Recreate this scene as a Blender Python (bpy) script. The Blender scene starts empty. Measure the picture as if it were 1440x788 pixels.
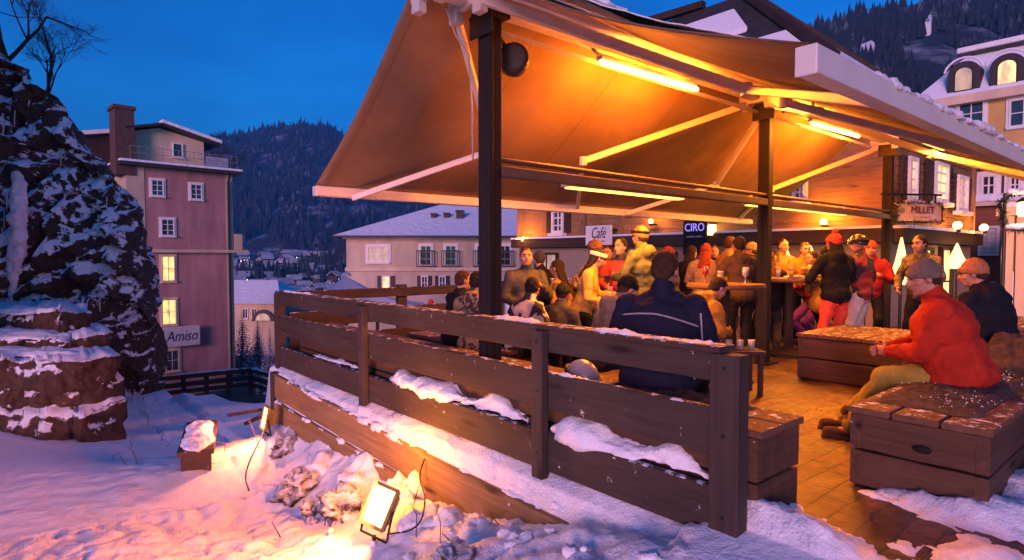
import bpy, bmesh, math, random
import numpy as np
from mathutils import Vector, Matrix, noise
from mathutils.bvhtree import BVHTree
random.seed(7); np.random.seed(7)
C = bpy.context; D = bpy.data
scene = C.scene; col = scene.collection
R = math.radians
V = Vector
# ------------------------------------------------------------------ camera frame
CAM_H, FPX, HEAD = 1.35, 850.0, R(49.7)
PITCH = math.atan(34 / FPX)
FW = V((math.cos(HEAD), math.sin(HEAD), 0)); RT = V((math.sin(HEAD), -math.cos(HEAD), 0))
cd = bpy.data.cameras.new('camera'); cam = D.objects.new('camera', cd); col.objects.link(cam)
cam.location = (0, 0, CAM_H); cam.rotation_euler = (R(90) - PITCH, 0, HEAD - R(90))
cd.sensor_width = 36; cd.lens = 36 * FPX / 1440; cd.clip_start = .05; cd.clip_end = 8000
scene.camera = cam

def ray(u, v):
    up = V((math.cos(HEAD) * math.sin(PITCH), math.sin(HEAD) * math.sin(PITCH), math.cos(PITCH)))
    f = FW * math.cos(PITCH) - V((0, 0, math.sin(PITCH)))
    return f + RT * ((u - 720) / FPX) + up * ((394 - v) / FPX)
def P(u, v, z=None, d=None, X=None, Y=None):
    """photo measurement -> place in the world (on a level, at a distance, or on a plane)"""
    r = ray(u, v)
    if z is not None: t = (z - CAM_H) / r.z
    elif d is not None: t = d / r.dot(FW)
    elif X is not None: t = X / r.x
    else: t = Y / r.y
    return V((0, 0, CAM_H)) + r * t
def W(rr, d, z=0): return RT * rr + FW * d + V((0, 0, z))

# ------------------------------------------------------------------ mesh builder
class MB:
    def __init__(s): s.v = []; s.f = []; s.m = []; s.mi = 0
    def add(s, vs, fs):
        o = len(s.v); s.v += [tuple(p) for p in vs]; s.f += [tuple(i + o for i in f) for f in fs]; s.m += [s.mi] * len(fs); return s
    def obox(s, c, ax, ay, az):
        c, ax, ay, az = V(c), V(ax), V(ay), V(az)
        vs = [c + ax * i + ay * j + az * k for k in (-1, 1) for j in (-1, 1) for i in (-1, 1)]
        fs = [(0, 2, 3, 1), (4, 5, 7, 6), (0, 1, 5, 4), (2, 6, 7, 3), (0, 4, 6, 2), (1, 3, 7, 5)]
        if ax.cross(ay).dot(az) < 0: fs = [f[::-1] for f in fs]
        return s.add(vs, fs)
    def box(s, x0, x1, y0, y1, z0, z1):
        return s.obox(((x0 + x1) / 2, (y0 + y1) / 2, (z0 + z1) / 2), ((x1 - x0) / 2, 0, 0), (0, (y1 - y0) / 2, 0), (0, 0, (z1 - z0) / 2))
    def beam(s, p, q, w, h, up=(0, 0, 1)):
        p, q = V(p), V(q); d = q - p; u = V(up); sd = d.cross(u).normalized(); u2 = sd.cross(d).normalized()
        return s.obox((p + q) / 2, d / 2, sd * (w / 2), u2 * (h / 2))
    def rings(s, rs, cap=True):
        n = len(rs[0]); vs = [p for r_ in rs for p in r_]; fs = []
        for i in range(len(rs) - 1):
            for j in range(n):
                fs.append((i * n + j, i * n + (j + 1) % n, (i + 1) * n + (j + 1) % n, (i + 1) * n + j))
        if cap: fs += [tuple(range(n))[::-1], tuple(range((len(rs) - 1) * n, len(rs) * n))]
        return s.add(vs, fs)
    def tube(s, pts, r, seg=8):
        pts = [V(p) for p in pts]; rs = []; n = len(pts); prev = None
        for i, p in enumerate(pts):
            t = (pts[min(i + 1, n - 1)] - pts[max(i - 1, 0)]).normalized()
            a = V((0, 0, 1)) if abs(t.z) < .9 else V((1, 0, 0))
            if prev is not None: a = prev
            b = t.cross(a).normalized(); a = b.cross(t).normalized(); prev = a
            rr = r[i] if isinstance(r, (list, tuple)) else r
            rs.append([p + (a * math.cos(k * 2 * math.pi / seg) + b * math.sin(k * 2 * math.pi / seg)) * -rr if False else p + (a * math.cos(k * 2 * math.pi / seg) - b * math.sin(k * 2 * math.pi / seg)) * rr for k in range(seg)])
        return s.rings(rs)
    def cap(s, p, q, r0, r1, seg=10):
        p, q = V(p), V(q); d = q - p
        if d.length < 1e-5: d = V((0, 0, 1e-4))
        t = d.normalized(); P_, R_ = [], []
        for a in (85, 55, 25): P_.append(p - t * r0 * math.sin(R(a))); R_.append(r0 * math.cos(R(a)))
        for a in (0, .5, 1): P_.append(p.lerp(q, a)); R_.append(r0 + (r1 - r0) * a)
        for a in (25, 55, 85): P_.append(q + t * r1 * math.sin(R(a))); R_.append(r1 * math.cos(R(a)))
        return s.tube(P_, R_, seg)
    def ell(s, c, r, rot=None, seg=16, rg=10, top=0., bot=180.):
        rs = []; c = V(c)
        for i in range(rg + 1):
            a = R(max(1, top) + (min(179, bot) - max(1, top)) * i / rg)
            ring = []
            for k in range(seg):
                b = -k * 2 * math.pi / seg
                p = V((r[0] * math.sin(a) * math.cos(b), r[1] * math.sin(a) * math.sin(b), r[2] * math.cos(a)))
                ring.append(c + (rot @ p if rot else p))
            rs.append(ring)
        return s.rings(rs)
    def lathe(s, c, prof, seg=16):
        c = V(c)
        return s.rings([[c + V((r * math.cos(k * 2 * math.pi / seg), r * math.sin(k * 2 * math.pi / seg), z)) for k in range(seg)] for r, z in prof])
    def prism(s, poly, ext):
        poly = [V(p) for p in poly]; e = V(ext); n = len(poly)
        nr = sum(((poly[i]).cross(poly[(i + 1) % n]) for i in range(n)), V((0, 0, 0)))
        if nr.dot(e) > 0: poly = poly[::-1]
        vs = poly + [p + e for p in poly]
        fs = [tuple(range(n)), tuple(range(2 * n - 1, n - 1, -1))] + [(i, i + n, (i + 1) % n + n, (i + 1) % n) for i in range(n)]
        return s.add(vs, fs)
    def mesh(s, name, off=None, sc=1.):
        me = D.meshes.new(name); a = np.array(s.v, dtype=float).reshape(-1, 3) * sc
        if off is not None: a = a - np.array(off)
        me.from_pydata(a.tolist(), [], s.f); me.polygons.foreach_set('material_index', s.m); me.update(); return me
    def build(s, name, mat, parent=None, smooth=False, bevel=0, local=False, sc=1.):
        off = None
        if parent is not None and not local: off = parent.get('_o', (0, 0, 0))
        me = s.mesh(name, off, sc)
        return link(name, me, mat, parent, smooth, bevel)
def link(name, me, mat, parent=None, smooth=False, bevel=0):
    o = D.objects.new(name, me); col.objects.link(o)
    for m in (mat if isinstance(mat, (list, tuple)) else [mat]): me.materials.append(m)
    if parent is not None:
        o.parent = parent
        if '_o' in parent: o['_o'] = parent['_o']
    if smooth: me.polygons.foreach_set('use_smooth', [True] * len(me.polygons))
    if bevel:
        b = o.modifiers.new('bevel', 'BEVEL'); b.width = bevel; b.segments = 2; b.limit_method = 'ANGLE'; b.angle_limit = R(40)
    return o
def thing(name, label, cat, loc=(0, 0, 0), rz=0, group=None):
    o = D.objects.new(name, None); col.objects.link(o); o.location = loc; o.rotation_euler = (0, 0, rz); o.empty_display_size = .1
    o['_o'] = tuple(loc); return tag(o, label, cat, group)
def tag(o, label, cat, group=None):
    o['label'] = label; o['category'] = cat
    if group: o['group'] = group
    return o
def kind(o, k): o['kind'] = k; return o
def copy_tree(o, parent=None):
    c = o.copy(); col.objects.link(c)
    if parent is not None: c.parent = parent
    for ch in list(o.children): copy_tree(ch, c)
    return c
def bumpy(me, amp, sc, seed=0., axis=None, oct=2):
    me.update(); n = len(me.vertices)
    co = np.empty(n * 3); no = np.empty(n * 3)
    me.vertices.foreach_get('co', co); me.vertices.foreach_get('normal', no)
    co = co.reshape(-1, 3); no = no.reshape(-1, 3)
    for i in range(n):
        p = V(co[i]) * sc + V((seed, seed * 1.7, -seed))
        d = noise.noise(p) + (.5 * noise.noise(p * 2.3) if oct > 1 else 0) + (.25 * noise.noise(p * 5.1) if oct > 2 else 0)
        co[i] += (no[i] if axis is None else np.array(axis)) * d * amp
    me.vertices.foreach_set('co', co.ravel()); me.update()
def remeshed(mb, voxel, smooth=3, sc=1., off=None):
    me = mb.mesh('tmp', off, sc); o = D.objects.new('tmp', me); col.objects.link(o)
    m = o.modifiers.new('r', 'REMESH'); m.mode = 'VOXEL'; m.voxel_size = voxel; m.use_smooth_shade = True
    if smooth: k = o.modifiers.new('s', 'SMOOTH'); k.factor = .5; k.iterations = smooth
    dg = C.evaluated_depsgraph_get(); out = D.meshes.new_from_object(o.evaluated_get(dg))
    D.objects.remove(o); D.meshes.remove(me)
    out.polygons.foreach_set('use_smooth', [True] * len(out.polygons)); return out

# ------------------------------------------------------------------ materials
def newmat(name):
    m = D.materials.new(name); m.use_nodes = True; nt = m.node_tree; b = nt.nodes['Principled BSDF']; return m, nt, b
def nd(nt, t, **k):
    n = nt.nodes.new(t)
    for a, v in k.items():
        if a in n.inputs: n.inputs[a].default_value = v
        else: setattr(n, a, v)
    return n
def coords(nt, scale=(1, 1, 1), kind_='Object'):
    tc = nt.nodes.new('ShaderNodeTexCoord'); mp = nt.nodes.new('ShaderNodeMapping'); mp.inputs['Scale'].default_value = scale
    nt.links.new(tc.outputs[kind_], mp.inputs['Vector']); return mp.outputs['Vector']
def ramp(nt, fac, stops, interp='LINEAR'):
    r = nt.nodes.new('ShaderNodeValToRGB'); r.color_ramp.interpolation = interp
    e = r.color_ramp.elements
    while len(e) > 1: e.remove(e[-1])
    for i, (p, c) in enumerate(stops):
        if i == 0: e[0].position = p; e[0].color = (*c, 1) if len(c) == 3 else c
        else: x = e.new(p); x.color = (*c, 1) if len(c) == 3 else c
    nt.links.new(fac, r.inputs['Fac']); return r.outputs['Color']
_mc = {}
def mat(name, c, rough=.7, var=.25, sc=6., st=(1, 1, 1), bump=.15, bsc=40., metal=0., spec=.4, coat=0.):
    if name in _mc: return _mc[name]
    m, nt, b = newmat(name); vec = coords(nt, st)
    n = nd(nt, 'ShaderNodeTexNoise', Scale=sc, Detail=6., Roughness=.6); nt.links.new(vec, n.inputs['Vector'])
    lo = tuple(max(0, x * (1 - var)) for x in c); hi = tuple(min(1, x * (1 + var)) for x in c)
    nt.links.new(ramp(nt, n.outputs['Fac'], [(.3, lo), (.7, hi)]), b.inputs['Base Color'])
    if bump:
        n2 = nd(nt, 'ShaderNodeTexNoise', Scale=bsc, Detail=4.); nt.links.new(vec, n2.inputs['Vector'])
        bp = nd(nt, 'ShaderNodeBump', Strength=bump, Distance=.02); nt.links.new(n2.outputs['Fac'], bp.inputs['Height']); nt.links.new(bp.outputs['Normal'], b.inputs['Normal'])
    b.inputs['Roughness'].default_value = rough; b.inputs['Metallic'].default_value = metal; b.inputs['Specular IOR Level'].default_value = spec
    if coat: b.inputs['Coat Weight'].default_value = coat
    _mc[name] = m; return m
def glow(name, c, s, soft=True):
    if name in _mc: return _mc[name]
    m, nt, b = newmat(name); b.inputs['Base Color'].default_value = (.3, .3, .3, 1); b.inputs['Emission Strength'].default_value = s
    b.inputs['Emission Color'].default_value = (*c, 1)
    if soft:   # curtains and furniture behind a lit window
        n = nd(nt, 'ShaderNodeTexNoise', Scale=2.2, Detail=3.); nt.links.new(coords(nt, (1.5, 1.5, .8)), n.inputs['Vector'])
        nt.links.new(ramp(nt, n.outputs['Fac'], [(.35, tuple(x * .35 for x in c)), (.62, c)]), b.inputs['Emission Color'])
    _mc[name] = m; return m
def wood(name, c, axis='y', var=.4, rough=.75, snow=0.):
    if name in _mc: return _mc[name]
    m, nt, b = newmat(name); st = {'x': (.5, 9, 9), 'y': (9, .5, 9), 'z': (9, 9, .5)}[axis]
    vec = coords(nt, st)
    n = nd(nt, 'ShaderNodeTexNoise', Scale=3., Detail=8., Roughness=.65, Distortion=.6); nt.links.new(vec, n.inputs['Vector'])
    big = nd(nt, 'ShaderNodeTexNoise', Scale=1.3, Detail=3.); nt.links.new(coords(nt, (1, 1, 1)), big.inputs['Vector'])
    c1 = ramp(nt, n.outputs['Fac'], [(.25, tuple(x * (1 - var) for x in c)), (.55, c), (.8, tuple(min(1, x * (1 + var)) for x in c))])
    mx = nd(nt, 'ShaderNodeMix', data_type='RGBA', blend_type='MULTIPLY'); mx.inputs['Factor'].default_value = .7
    nt.links.new(c1, mx.inputs['A']); nt.links.new(ramp(nt, big.outputs['Fac'], [(.3, (.55, .5, .48)), (.65, (1, 1, 1))]), mx.inputs['B'])
    kn = nd(nt, 'ShaderNodeTexVoronoi', Scale=1.); nt.links.new(coords(nt, {'x': (1.1, 5, 5), 'y': (5, 1.1, 5), 'z': (5, 5, 1.1)}[axis]), kn.inputs['Vector'])
    m0 = nd(nt, 'ShaderNodeMix', data_type='RGBA', blend_type='MULTIPLY'); m0.inputs['Factor'].default_value = 1.; nt.links.new(mx.outputs['Result'], m0.inputs['A']); nt.links.new(ramp(nt, kn.outputs['Distance'], [(.05, (.3, .26, .24)), (.11, (.75, .7, .68)), (.16, (1, 1, 1))]), m0.inputs['B'])
    mx = m0
    out = mx.outputs['Result']
    if snow:   # frost and blown snow stuck to the top faces and in the grain
        ge = nt.nodes.new('ShaderNodeNewGeometry'); sx = nt.nodes.new('ShaderNodeSeparateXYZ'); nt.links.new(ge.outputs['Normal'], sx.inputs[0])
        fn = nd(nt, 'ShaderNodeTexNoise', Scale=14., Detail=6., Roughness=.7); nt.links.new(coords(nt), fn.inputs['Vector'])
        ma = nd(nt, 'ShaderNodeMath', operation='MULTIPLY_ADD'); nt.links.new(sx.outputs['Z'], ma.inputs[0]); ma.inputs[1].default_value = .28 * snow; nt.links.new(fn.outputs['Fac'], ma.inputs[2])
        fac = ramp(nt, ma.outputs[0], [(.66, (0, 0, 0)), (.74, (1, 1, 1))])
        m2 = nd(nt, 'ShaderNodeMix', data_type='RGBA'); nt.links.new(fac, m2.inputs['Factor']); nt.links.new(out, m2.inputs['A']); m2.inputs['B'].default_value = (.75, .77, .8, 1); out = m2.outputs['Result']
    nt.links.new(out, b.inputs['Base Color'])
    bp = nd(nt, 'ShaderNodeBump', Strength=.35, Distance=.01); nt.links.new(n.outputs['Fac'], bp.inputs['Height']); nt.links.new(bp.outputs['Normal'], b.inputs['Normal'])
    b.inputs['Roughness'].default_value = rough; b.inputs['Specular IOR Level'].default_value = .3
    _mc[name] = m; return m
def snowmat(name='snow', c=(.82, .84, .88), sc=1., dirt=0.):
    if name in _mc: return _mc[name]
    m, nt, b = newmat(name); vec = coords(nt)
    n1 = nd(nt, 'ShaderNodeTexNoise', Scale=9. * sc, Detail=8., Roughness=.62); n2 = nd(nt, 'ShaderNodeTexNoise', Scale=60. * sc, Detail=3.)
    nt.links.new(vec, n1.inputs['Vector']); nt.links.new(vec, n2.inputs['Vector'])
    mx = nd(nt, 'ShaderNodeMath', operation='MULTIPLY_ADD'); nt.links.new(n2.outputs['Fac'], mx.inputs[0]); mx.inputs[1].default_value = .25; nt.links.new(n1.outputs['Fac'], mx.inputs[2])
    bp = nd(nt, 'ShaderNodeBump', Strength=.55, Distance=.05 / sc); nt.links.new(mx.outputs[0], bp.inputs['Height']); nt.links.new(bp.outputs['Normal'], b.inputs['Normal'])
    d = tuple(x * (.93 - dirt) for x in c)
    nt.links.new(ramp(nt, n1.outputs['Fac'], [(.3, d), (.6, c)]), b.inputs['Base Color'])
    b.inputs['Roughness'].default_value = .55; b.inputs['Specular IOR Level'].default_value = .3
    b.inputs['Subsurface Weight'].default_value = 0.
    _mc[name] = m; return m
def rocksnow(name, dark, light, nscale=1.2, cover=.5, soft=.08, zw=.55, snowc=(.78, .8, .86), hill=False, crisp=False):
    """bare rock with snow caught on every ledge that faces up"""
    if name in _mc: return _mc[name]
    m, nt, b = newmat(name); vec = coords(nt)
    n1 = nd(nt, 'ShaderNodeTexNoise', Scale=nscale, Detail=9., Roughness=.68); nt.links.new(vec, n1.inputs['Vector'])
    n2 = nd(nt, 'ShaderNodeTexNoise', Scale=nscale * 2.7, Detail=8., Roughness=.7); nt.links.new(vec, n2.inputs['Vector'])
    rock = ramp(nt, n2.outputs['Fac'], [(.25, dark), (.5, tuple((a + c) / 2 for a, c in zip(dark, light))), (.75, light)])
    bp = nd(nt, 'ShaderNodeBump', Strength=.6 if not hill else .3, Distance=.1 if not hill else 3.); nt.links.new(n2.outputs['Fac'], bp.inputs['Height'])
    ge = nt.nodes.new('ShaderNodeNewGeometry'); sx = nt.nodes.new('ShaderNodeSeparateXYZ'); nt.links.new(ge.outputs['Normal'] if crisp else bp.outputs['Normal'], sx.inputs[0])
    ma = nd(nt, 'ShaderNodeMath', operation='MULTIPLY_ADD'); nt.links.new(sx.outputs['Z'], ma.inputs[0]); ma.inputs[1].default_value = zw; nt.links.new(n1.outputs['Fac'], ma.inputs[2])
    fac = ramp(nt, ma.outputs[0], [(1 - cover, (0, 0, 0)), (1 - cover + soft, (1, 1, 1))])
    mx = nd(nt, 'ShaderNodeMix', data_type='RGBA'); nt.links.new(fac, mx.inputs['Factor']); nt.links.new(rock, mx.inputs['A']); mx.inputs['B'].default_value = (*snowc, 1)
    nt.links.new(mx.outputs['Result'], b.inputs['Base Color']); nt.links.new(bp.outputs['Normal'], b.inputs['Normal'])
    b.inputs['Roughness'].default_value = .75; b.inputs['Specular IOR Level'].default_value = .35
    _mc[name] = m; return m
def spotted(name, a, c, sc=14., w=(.45, .55), third=None, rough=.8):
    if name in _mc: return _mc[name]
    m, nt, b = newmat(name); n = nd(nt, 'ShaderNodeTexNoise', Scale=sc, Detail=3., Distortion=.8); nt.links.new(coords(nt), n.inputs['Vector'])
    st = [(0, a), (w[0], a), (w[1], c)]
    if third: st.append((w[1] + .1, third))
    nt.links.new(ramp(nt, n.outputs['Fac'], st, 'CONSTANT'), b.inputs['Base Color']); b.inputs['Roughness'].default_value = rough; _mc[name] = m; return m

SNOW = snowmat('snow'); SNOW_FAR = snowmat('snow_far', sc=.25)
ORANGE = (1.0, .185, .005)
W_FENCE = wood('wood_fence', (.058, .040, .032), 'y', snow=.55)
W_FENCE_Z = wood('wood_fence_upright', (.058, .040, .032), 'z')
W_FENCE_X = wood('wood_fence_cross', (.058, .040, .032), 'x', snow=.55)
W_BOARD = wood('wood_retaining', (.3, .18, .08), 'y')
W_BOX_Y = wood('wood_box_y', (.09, .047, .028), 'y'); W_BOX_X = wood('wood_box_x', (.09, .047, .028), 'x', snow=.2)
W_BOXTOP = wood('wood_box_top', (.14, .07, .036), 'x', snow=.4)
W_SIDE = wood('wood_siding_y', (.34, .18, .07), 'y'); W_SIDE_X = wood('wood_siding_x', (.30, .16, .065), 'x')
W_DARK = wood('wood_dark', (.05, .03, .02), 'z'); W_DARK_Y = wood('wood_dark_y', (.055, .035, .025), 'y')
BLACK = mat('black_metal', (.018, .016, .016), .45, bump=.05, metal=.3)
STEEL = mat('painted_steel', (.5, .47, .43), .45, var=.12, bump=.04)
CREAM = mat('cream_render', (.62, .48, .33), .9, var=.22, sc=1.2, st=(1, 1, .3), bump=.1)
CREAM_D = mat('beige_render', (.5, .4, .28), .9, var=.24, sc=1.1, st=(1, 1, .3), bump=.1)
PINK = mat('pink_render', (.36, .185, .175), .9, var=.3, sc=1.1, st=(1, 1, .28), bump=.1)
WHITE = mat('white_paint', (.72, .7, .66), .6, var=.08, bump=.05)
GLASS = mat('dark_glass', (.03, .035, .045), .08, var=.3, bump=0, spec=.8)
LIT = glow('lit_window', (1, .56, .14), .75); LIT_DIM = glow('dim_window', (.9, .52, .17), .2)
ROOFDK = mat('dark_roofing', (.035, .03, .03), .6, var=.3, sc=3)
# ================================================================== SETTING: ground
XF, YF0, YF1 = 2.70, 1.57, 7.72          # the fence: plane, near end, far end
def board_x(y): return 2.60
def tps_fit(pts):
    A_ = np.array([(p.x, p.y) for p in pts]); z = np.array([p.z for p in pts]); n = len(A_)
    d = np.hypot(A_[:, None, 0] - A_[None, :, 0], A_[:, None, 1] - A_[None, :, 1])
    K = np.where(d > 0, d * d * np.log(d + 1e-9), 0) + np.eye(n) * .02
    Pm = np.c_[np.ones(n), A_]; L = np.block([[K, Pm], [Pm.T, np.zeros((3, 3))]])
    w = np.linalg.solve(L, np.r_[z, 0, 0, 0])
    def f(x, y):
        dd = np.hypot(x[..., None] - A_[:, 0], y[..., None] - A_[:, 1])
        return (np.where(dd > 0, dd * dd * np.log(dd + 1e-9), 0) * w[:n]).sum(-1) + w[n] + w[n + 1] * x + w[n + 2] * y
    return f
ctl = [P(u, v, X=2.54) for u, v in ((388, 600), (415, 607), (447, 620), (510, 652), (545, 682), (600, 706), (660, 722), (740, 740), (809, 746))]
ctl += [P(u, v, z=z) for u, v, z in (
    (365, 612, -.95), (385, 655, -.98), (430, 705, -.95), (470, 752, -.84), (520, 786, -.68), (560, 745, -.58), (470, 668, -.72), (425, 640, -.8),
    (300, 788, -.86), (150, 788, -.86), (0, 788, -.84), (600, 786, -.5), (680, 786, -.36), (760, 786, -.26), (860, 786, -.17),
    (0, 730, -.86), (100, 718, -.86), (200, 690, -.88), (280, 668, -.88), (345, 648, -.9),
    (20, 605, -1.1), (0, 650, -1.0), (100, 640, -1.18), (150, 620, -1.3), (200, 640, -1.3), (262, 640, -1.42), (320, 612, -1.45), (240, 590, -1.5),
    (180, 560, -1.5), (300, 535, -1.5), (380, 538, -1.5), (330, 560, -1.5), (372, 575, -1.4), (350, 600, -1.42))]
ctl += [W(-12, 9, -1.1), W(-12, 14, -1.5), W(-12, 4, -.9), W(-6, 2, -.9), W(-2, .5, -.8), W(-4, 17, -1.5), W(-9, 17, -1.5), W(1, .3, -.25), W(0, -1.5, -.6), W(-6, -1.5, -.9)]
tps = tps_fit(ctl)
xs = np.r_[np.arange(-16, -.4, .13), np.arange(-.4, 2.9, .03), 3.2, 5, 9, 12.3, 12.6, 16, 26, 45, 70]
ys = np.r_[-12, -7, np.arange(-3, .4, .15), np.arange(.4, 8.1, .036), np.arange(8.1, 18.2, .12), 22, 28, 36]
X_, Y_ = np.meshgrid(xs, ys, indexing='ij')
Zo = np.clip(tps(X_, Y_), -1.75, -.05)
ledge = -.07 - .07 * np.clip((2.72 - X_) / .14, 0, 1)
dfw = X_ * FW.x + Y_ * FW.y
Zg = np.where((X_ > board_x(Y_)), ledge, Zo)
inside = (X_ > 2.61) & (Y_ > 0)
near0 = np.clip((1.75 - Y_) / 1.0, 0, 1)      # beyond the end of the boards the slope and the ledge run together
Zg = np.where(X_ > 2.61, ledge, Zg)
drop = np.clip((dfw - 16.2) / 9, 0, 1); Zg = np.where(X_ <= 2.61, Zg - 7.5 * drop * drop * (3 - 2 * drop), Zg)
dy = np.clip((Y_ - 7.95) / .5, 0, 1); d2 = np.clip((dfw - 12) / 6, 0, 1); Zg = np.where((X_ > 2.61) & ((X_ < 12.4) | (Y_ > 15.2)), Zg - 1.35 * dy - 6 * d2 * (dy > 0), Zg)
Zg = np.where((X_ <= 2.61) & (X_ > 2.3) & (Y_ > 7.62), np.minimum(Zg, -.9 - np.clip(Y_ - 7.7, 0, 1) * .6), Zg)
gm = MB(); nx, ny = X_.shape
amp = np.where(X_ < 2.6, .05, .034)
for i in range(nx):
    for j in range(ny):
        x, y = X_[i, j], Y_[i, j]; p = V((x * 1.4, y * 1.4, 0))
        lump = abs(noise.noise(V((x * 3.1, y * 3.1, 3)))) * 1.1 + .6 * abs(noise.noise(V((x * 7, y * 7, 1)))) + .9 * noise.noise(p)
        rough = 1.0
        if x < 1.9 and (x * RT.x + y * RT.y) < -2.2: rough = .45
        if -.3 < x < 2.55 and y < 6: rough = 1.35
        if x > -.4 and y < 8.2:
            q = V((x, y, 0)); ck = noise.voronoi(q * 9 + V((.3 * noise.noise(q * 14), .3 * noise.noise(q * 11), 0)))[0]; lump += (.5 - ck[0]) * .3 * max(0, noise.noise(q * 2.3) + .45) + .3 * noise.noise(q * 26)
        gm.v.append((x, y, Zg[i, j] + amp[i, j] * rough * lump))
gm.f = [(i * ny + j, (i + 1) * ny + j, (i + 1) * ny + j + 1, i * ny + j + 1) for i in range(nx - 1) for j in range(ny - 1)]
gm.m = [0] * len(gm.f)
kind(gm.build('snow_ground', SNOW, smooth=True), 'structure')
gbvh = BVHTree.FromPolygons([V(p) for p in gm.v], gm.f)
def ground_z(x, y):
    h = gbvh.ray_cast(V((x, y, 20)), V((0, 0, -1))); return h[0].z if h[0] else 0.

# deck of worn brick paving with trodden slush
def deckmat():
    m, nt, b = newmat('stone_paving'); vec = coords(nt)
    wn = nd(nt, 'ShaderNodeTexNoise', Scale=3., Detail=3.); nt.links.new(vec, wn.inputs['Vector'])
    vm = nd(nt, 'ShaderNodeVectorMath', operation='MULTIPLY_ADD'); nt.links.new(wn.outputs['Color'], vm.inputs[0]); vm.inputs[1].default_value = (.09, .09, 0); nt.links.new(vec, vm.inputs[2])
    br = nd(nt, 'ShaderNodeTexBrick', Scale=1.7); br.inputs['Color1'].default_value = (.04, .017, .010, 1); br.inputs['Color2'].default_value = (.10, .034, .016, 1)
    br.inputs['Mortar'].default_value = (.014, .008, .006, 1); br.inputs['Mortar Size'].default_value = .014; br.inputs['Mortar Smooth'].default_value = .4; nt.links.new(vm.outputs[0], br.inputs['Vector'])
    n = nd(nt, 'ShaderNodeTexNoise', Scale=1.4, Detail=9., Roughness=.7); nt.links.new(vec, n.inputs['Vector'])
    n2 = nd(nt, 'ShaderNodeTexNoise', Scale=11., Detail=7., Roughness=.7); nt.links.new(vec, n2.inputs['Vector'])
    ad = nd(nt, 'ShaderNodeMath', operation='MULTIPLY_ADD'); nt.links.new(n2.outputs['Fac'], ad.inputs[0]); ad.inputs[1].default_value = .6; nt.links.new(n.outputs['Fac'], ad.inputs[2])
    fac = ramp(nt, ad.outputs[0], [(.76, (0, 0, 0)), (.98, (.8, .8, .8))])
    mx = nd(nt, 'ShaderNodeMix', data_type='RGBA'); nt.links.new(fac, mx.inputs['Factor']); nt.links.new(br.outputs['Color'], mx.inputs['A']); mx.inputs['B'].default_value = (.2, .11, .075, 1)
    m2 = nd(nt, 'ShaderNodeMix', data_type='RGBA', blend_type='MULTIPLY'); m2.inputs['Factor'].default_value = 1.; nt.links.new(mx.outputs['Result'], m2.inputs['A']); nt.links.new(ramp(nt, n2.outputs['Fac'], [(.3, (.45, .4, .38)), (.62, (1, 1, 1))]), m2.inputs['B'])
    nt.links.new(m2.outputs['Result'], b.inputs['Base Color'])
    hh = nd(nt, 'ShaderNodeMath', operation='MULTIPLY_ADD'); nt.links.new(br.outputs['Fac'], hh.inputs[0]); hh.inputs[1].default_value = -.5; nt.links.new(ad.outputs[0], hh.inputs[2])
    bp = nd(nt, 'ShaderNodeBump', Strength=.7, Distance=.03); nt.links.new(hh.outputs[0], bp.inputs['Height']); nt.links.new(bp.outputs['Normal'], b.inputs['Normal'])
    nt.links.new(ramp(nt, n.outputs['Fac'], [(.35, (.25, .25, .25)), (.65, (.7, .7, .7))]), b.inputs['Roughness'])
    return m
mb = MB(); mb.box(2.74, 40, -8, 7.7, -.14, 0)
kind(mb.build('paved_terrace', deckmat()), 'structure')

def snow_ridge(name, pts, w, h, label=None, cat=None, seed=0, step=.026, bs=.14, mat_=None):
    """a heap of snow along a line, cross-section a dome, ends tapered, surface lumpy"""
    pts = [V(p) for p in pts]; L = [0]
    for a, b_ in zip(pts, pts[1:]): L.append(L[-1] + (b_ - a).length)
    n = max(4, int(L[-1] / step)); m = max(8, int(math.pi * max(w, h) / step)); rs = []
    for i in range(n + 1):
        s = L[-1] * i / n; k = 0
        while k < len(pts) - 2 and s > L[k + 1]: k += 1
        t = (s - L[k]) / max(1e-6, L[k + 1] - L[k]); c = pts[k].lerp(pts[k + 1], t); dr = (pts[k + 1] - pts[k]).normalized()
        sd = V((dr.y, -dr.x, 0)).normalized(); e = min(1, 4.5 * min(i, n - i) / n + .02) ** .5
        hh = h * e * (.75 + .6 * noise.noise(V((s * 2.2, seed, 0)))) ; ww = w * e * (.9 + .35 * noise.noise(V((s * 1.7, seed, 5))))
        ring = []
        for j in range(m + 1):
            a = math.pi * j / m
            ring.append(c + sd * (math.cos(a) * ww) + V((0, 0, max(0, math.sin(a)) ** .8 * hh)))
        rs.append(ring)
    mb = MB(); mb.rings(rs); me = mb.mesh(name); bumpy(me, .026, 7, seed, oct=3); bumpy(me, .012, 30, seed, oct=2); bumpy(me, bs * h, 2.5, seed + 3)
    o = link(name, me, mat_ or SNOW, smooth=True)
    return kind(o, 'stuff') if label is None else tag(o, label, cat)

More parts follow.
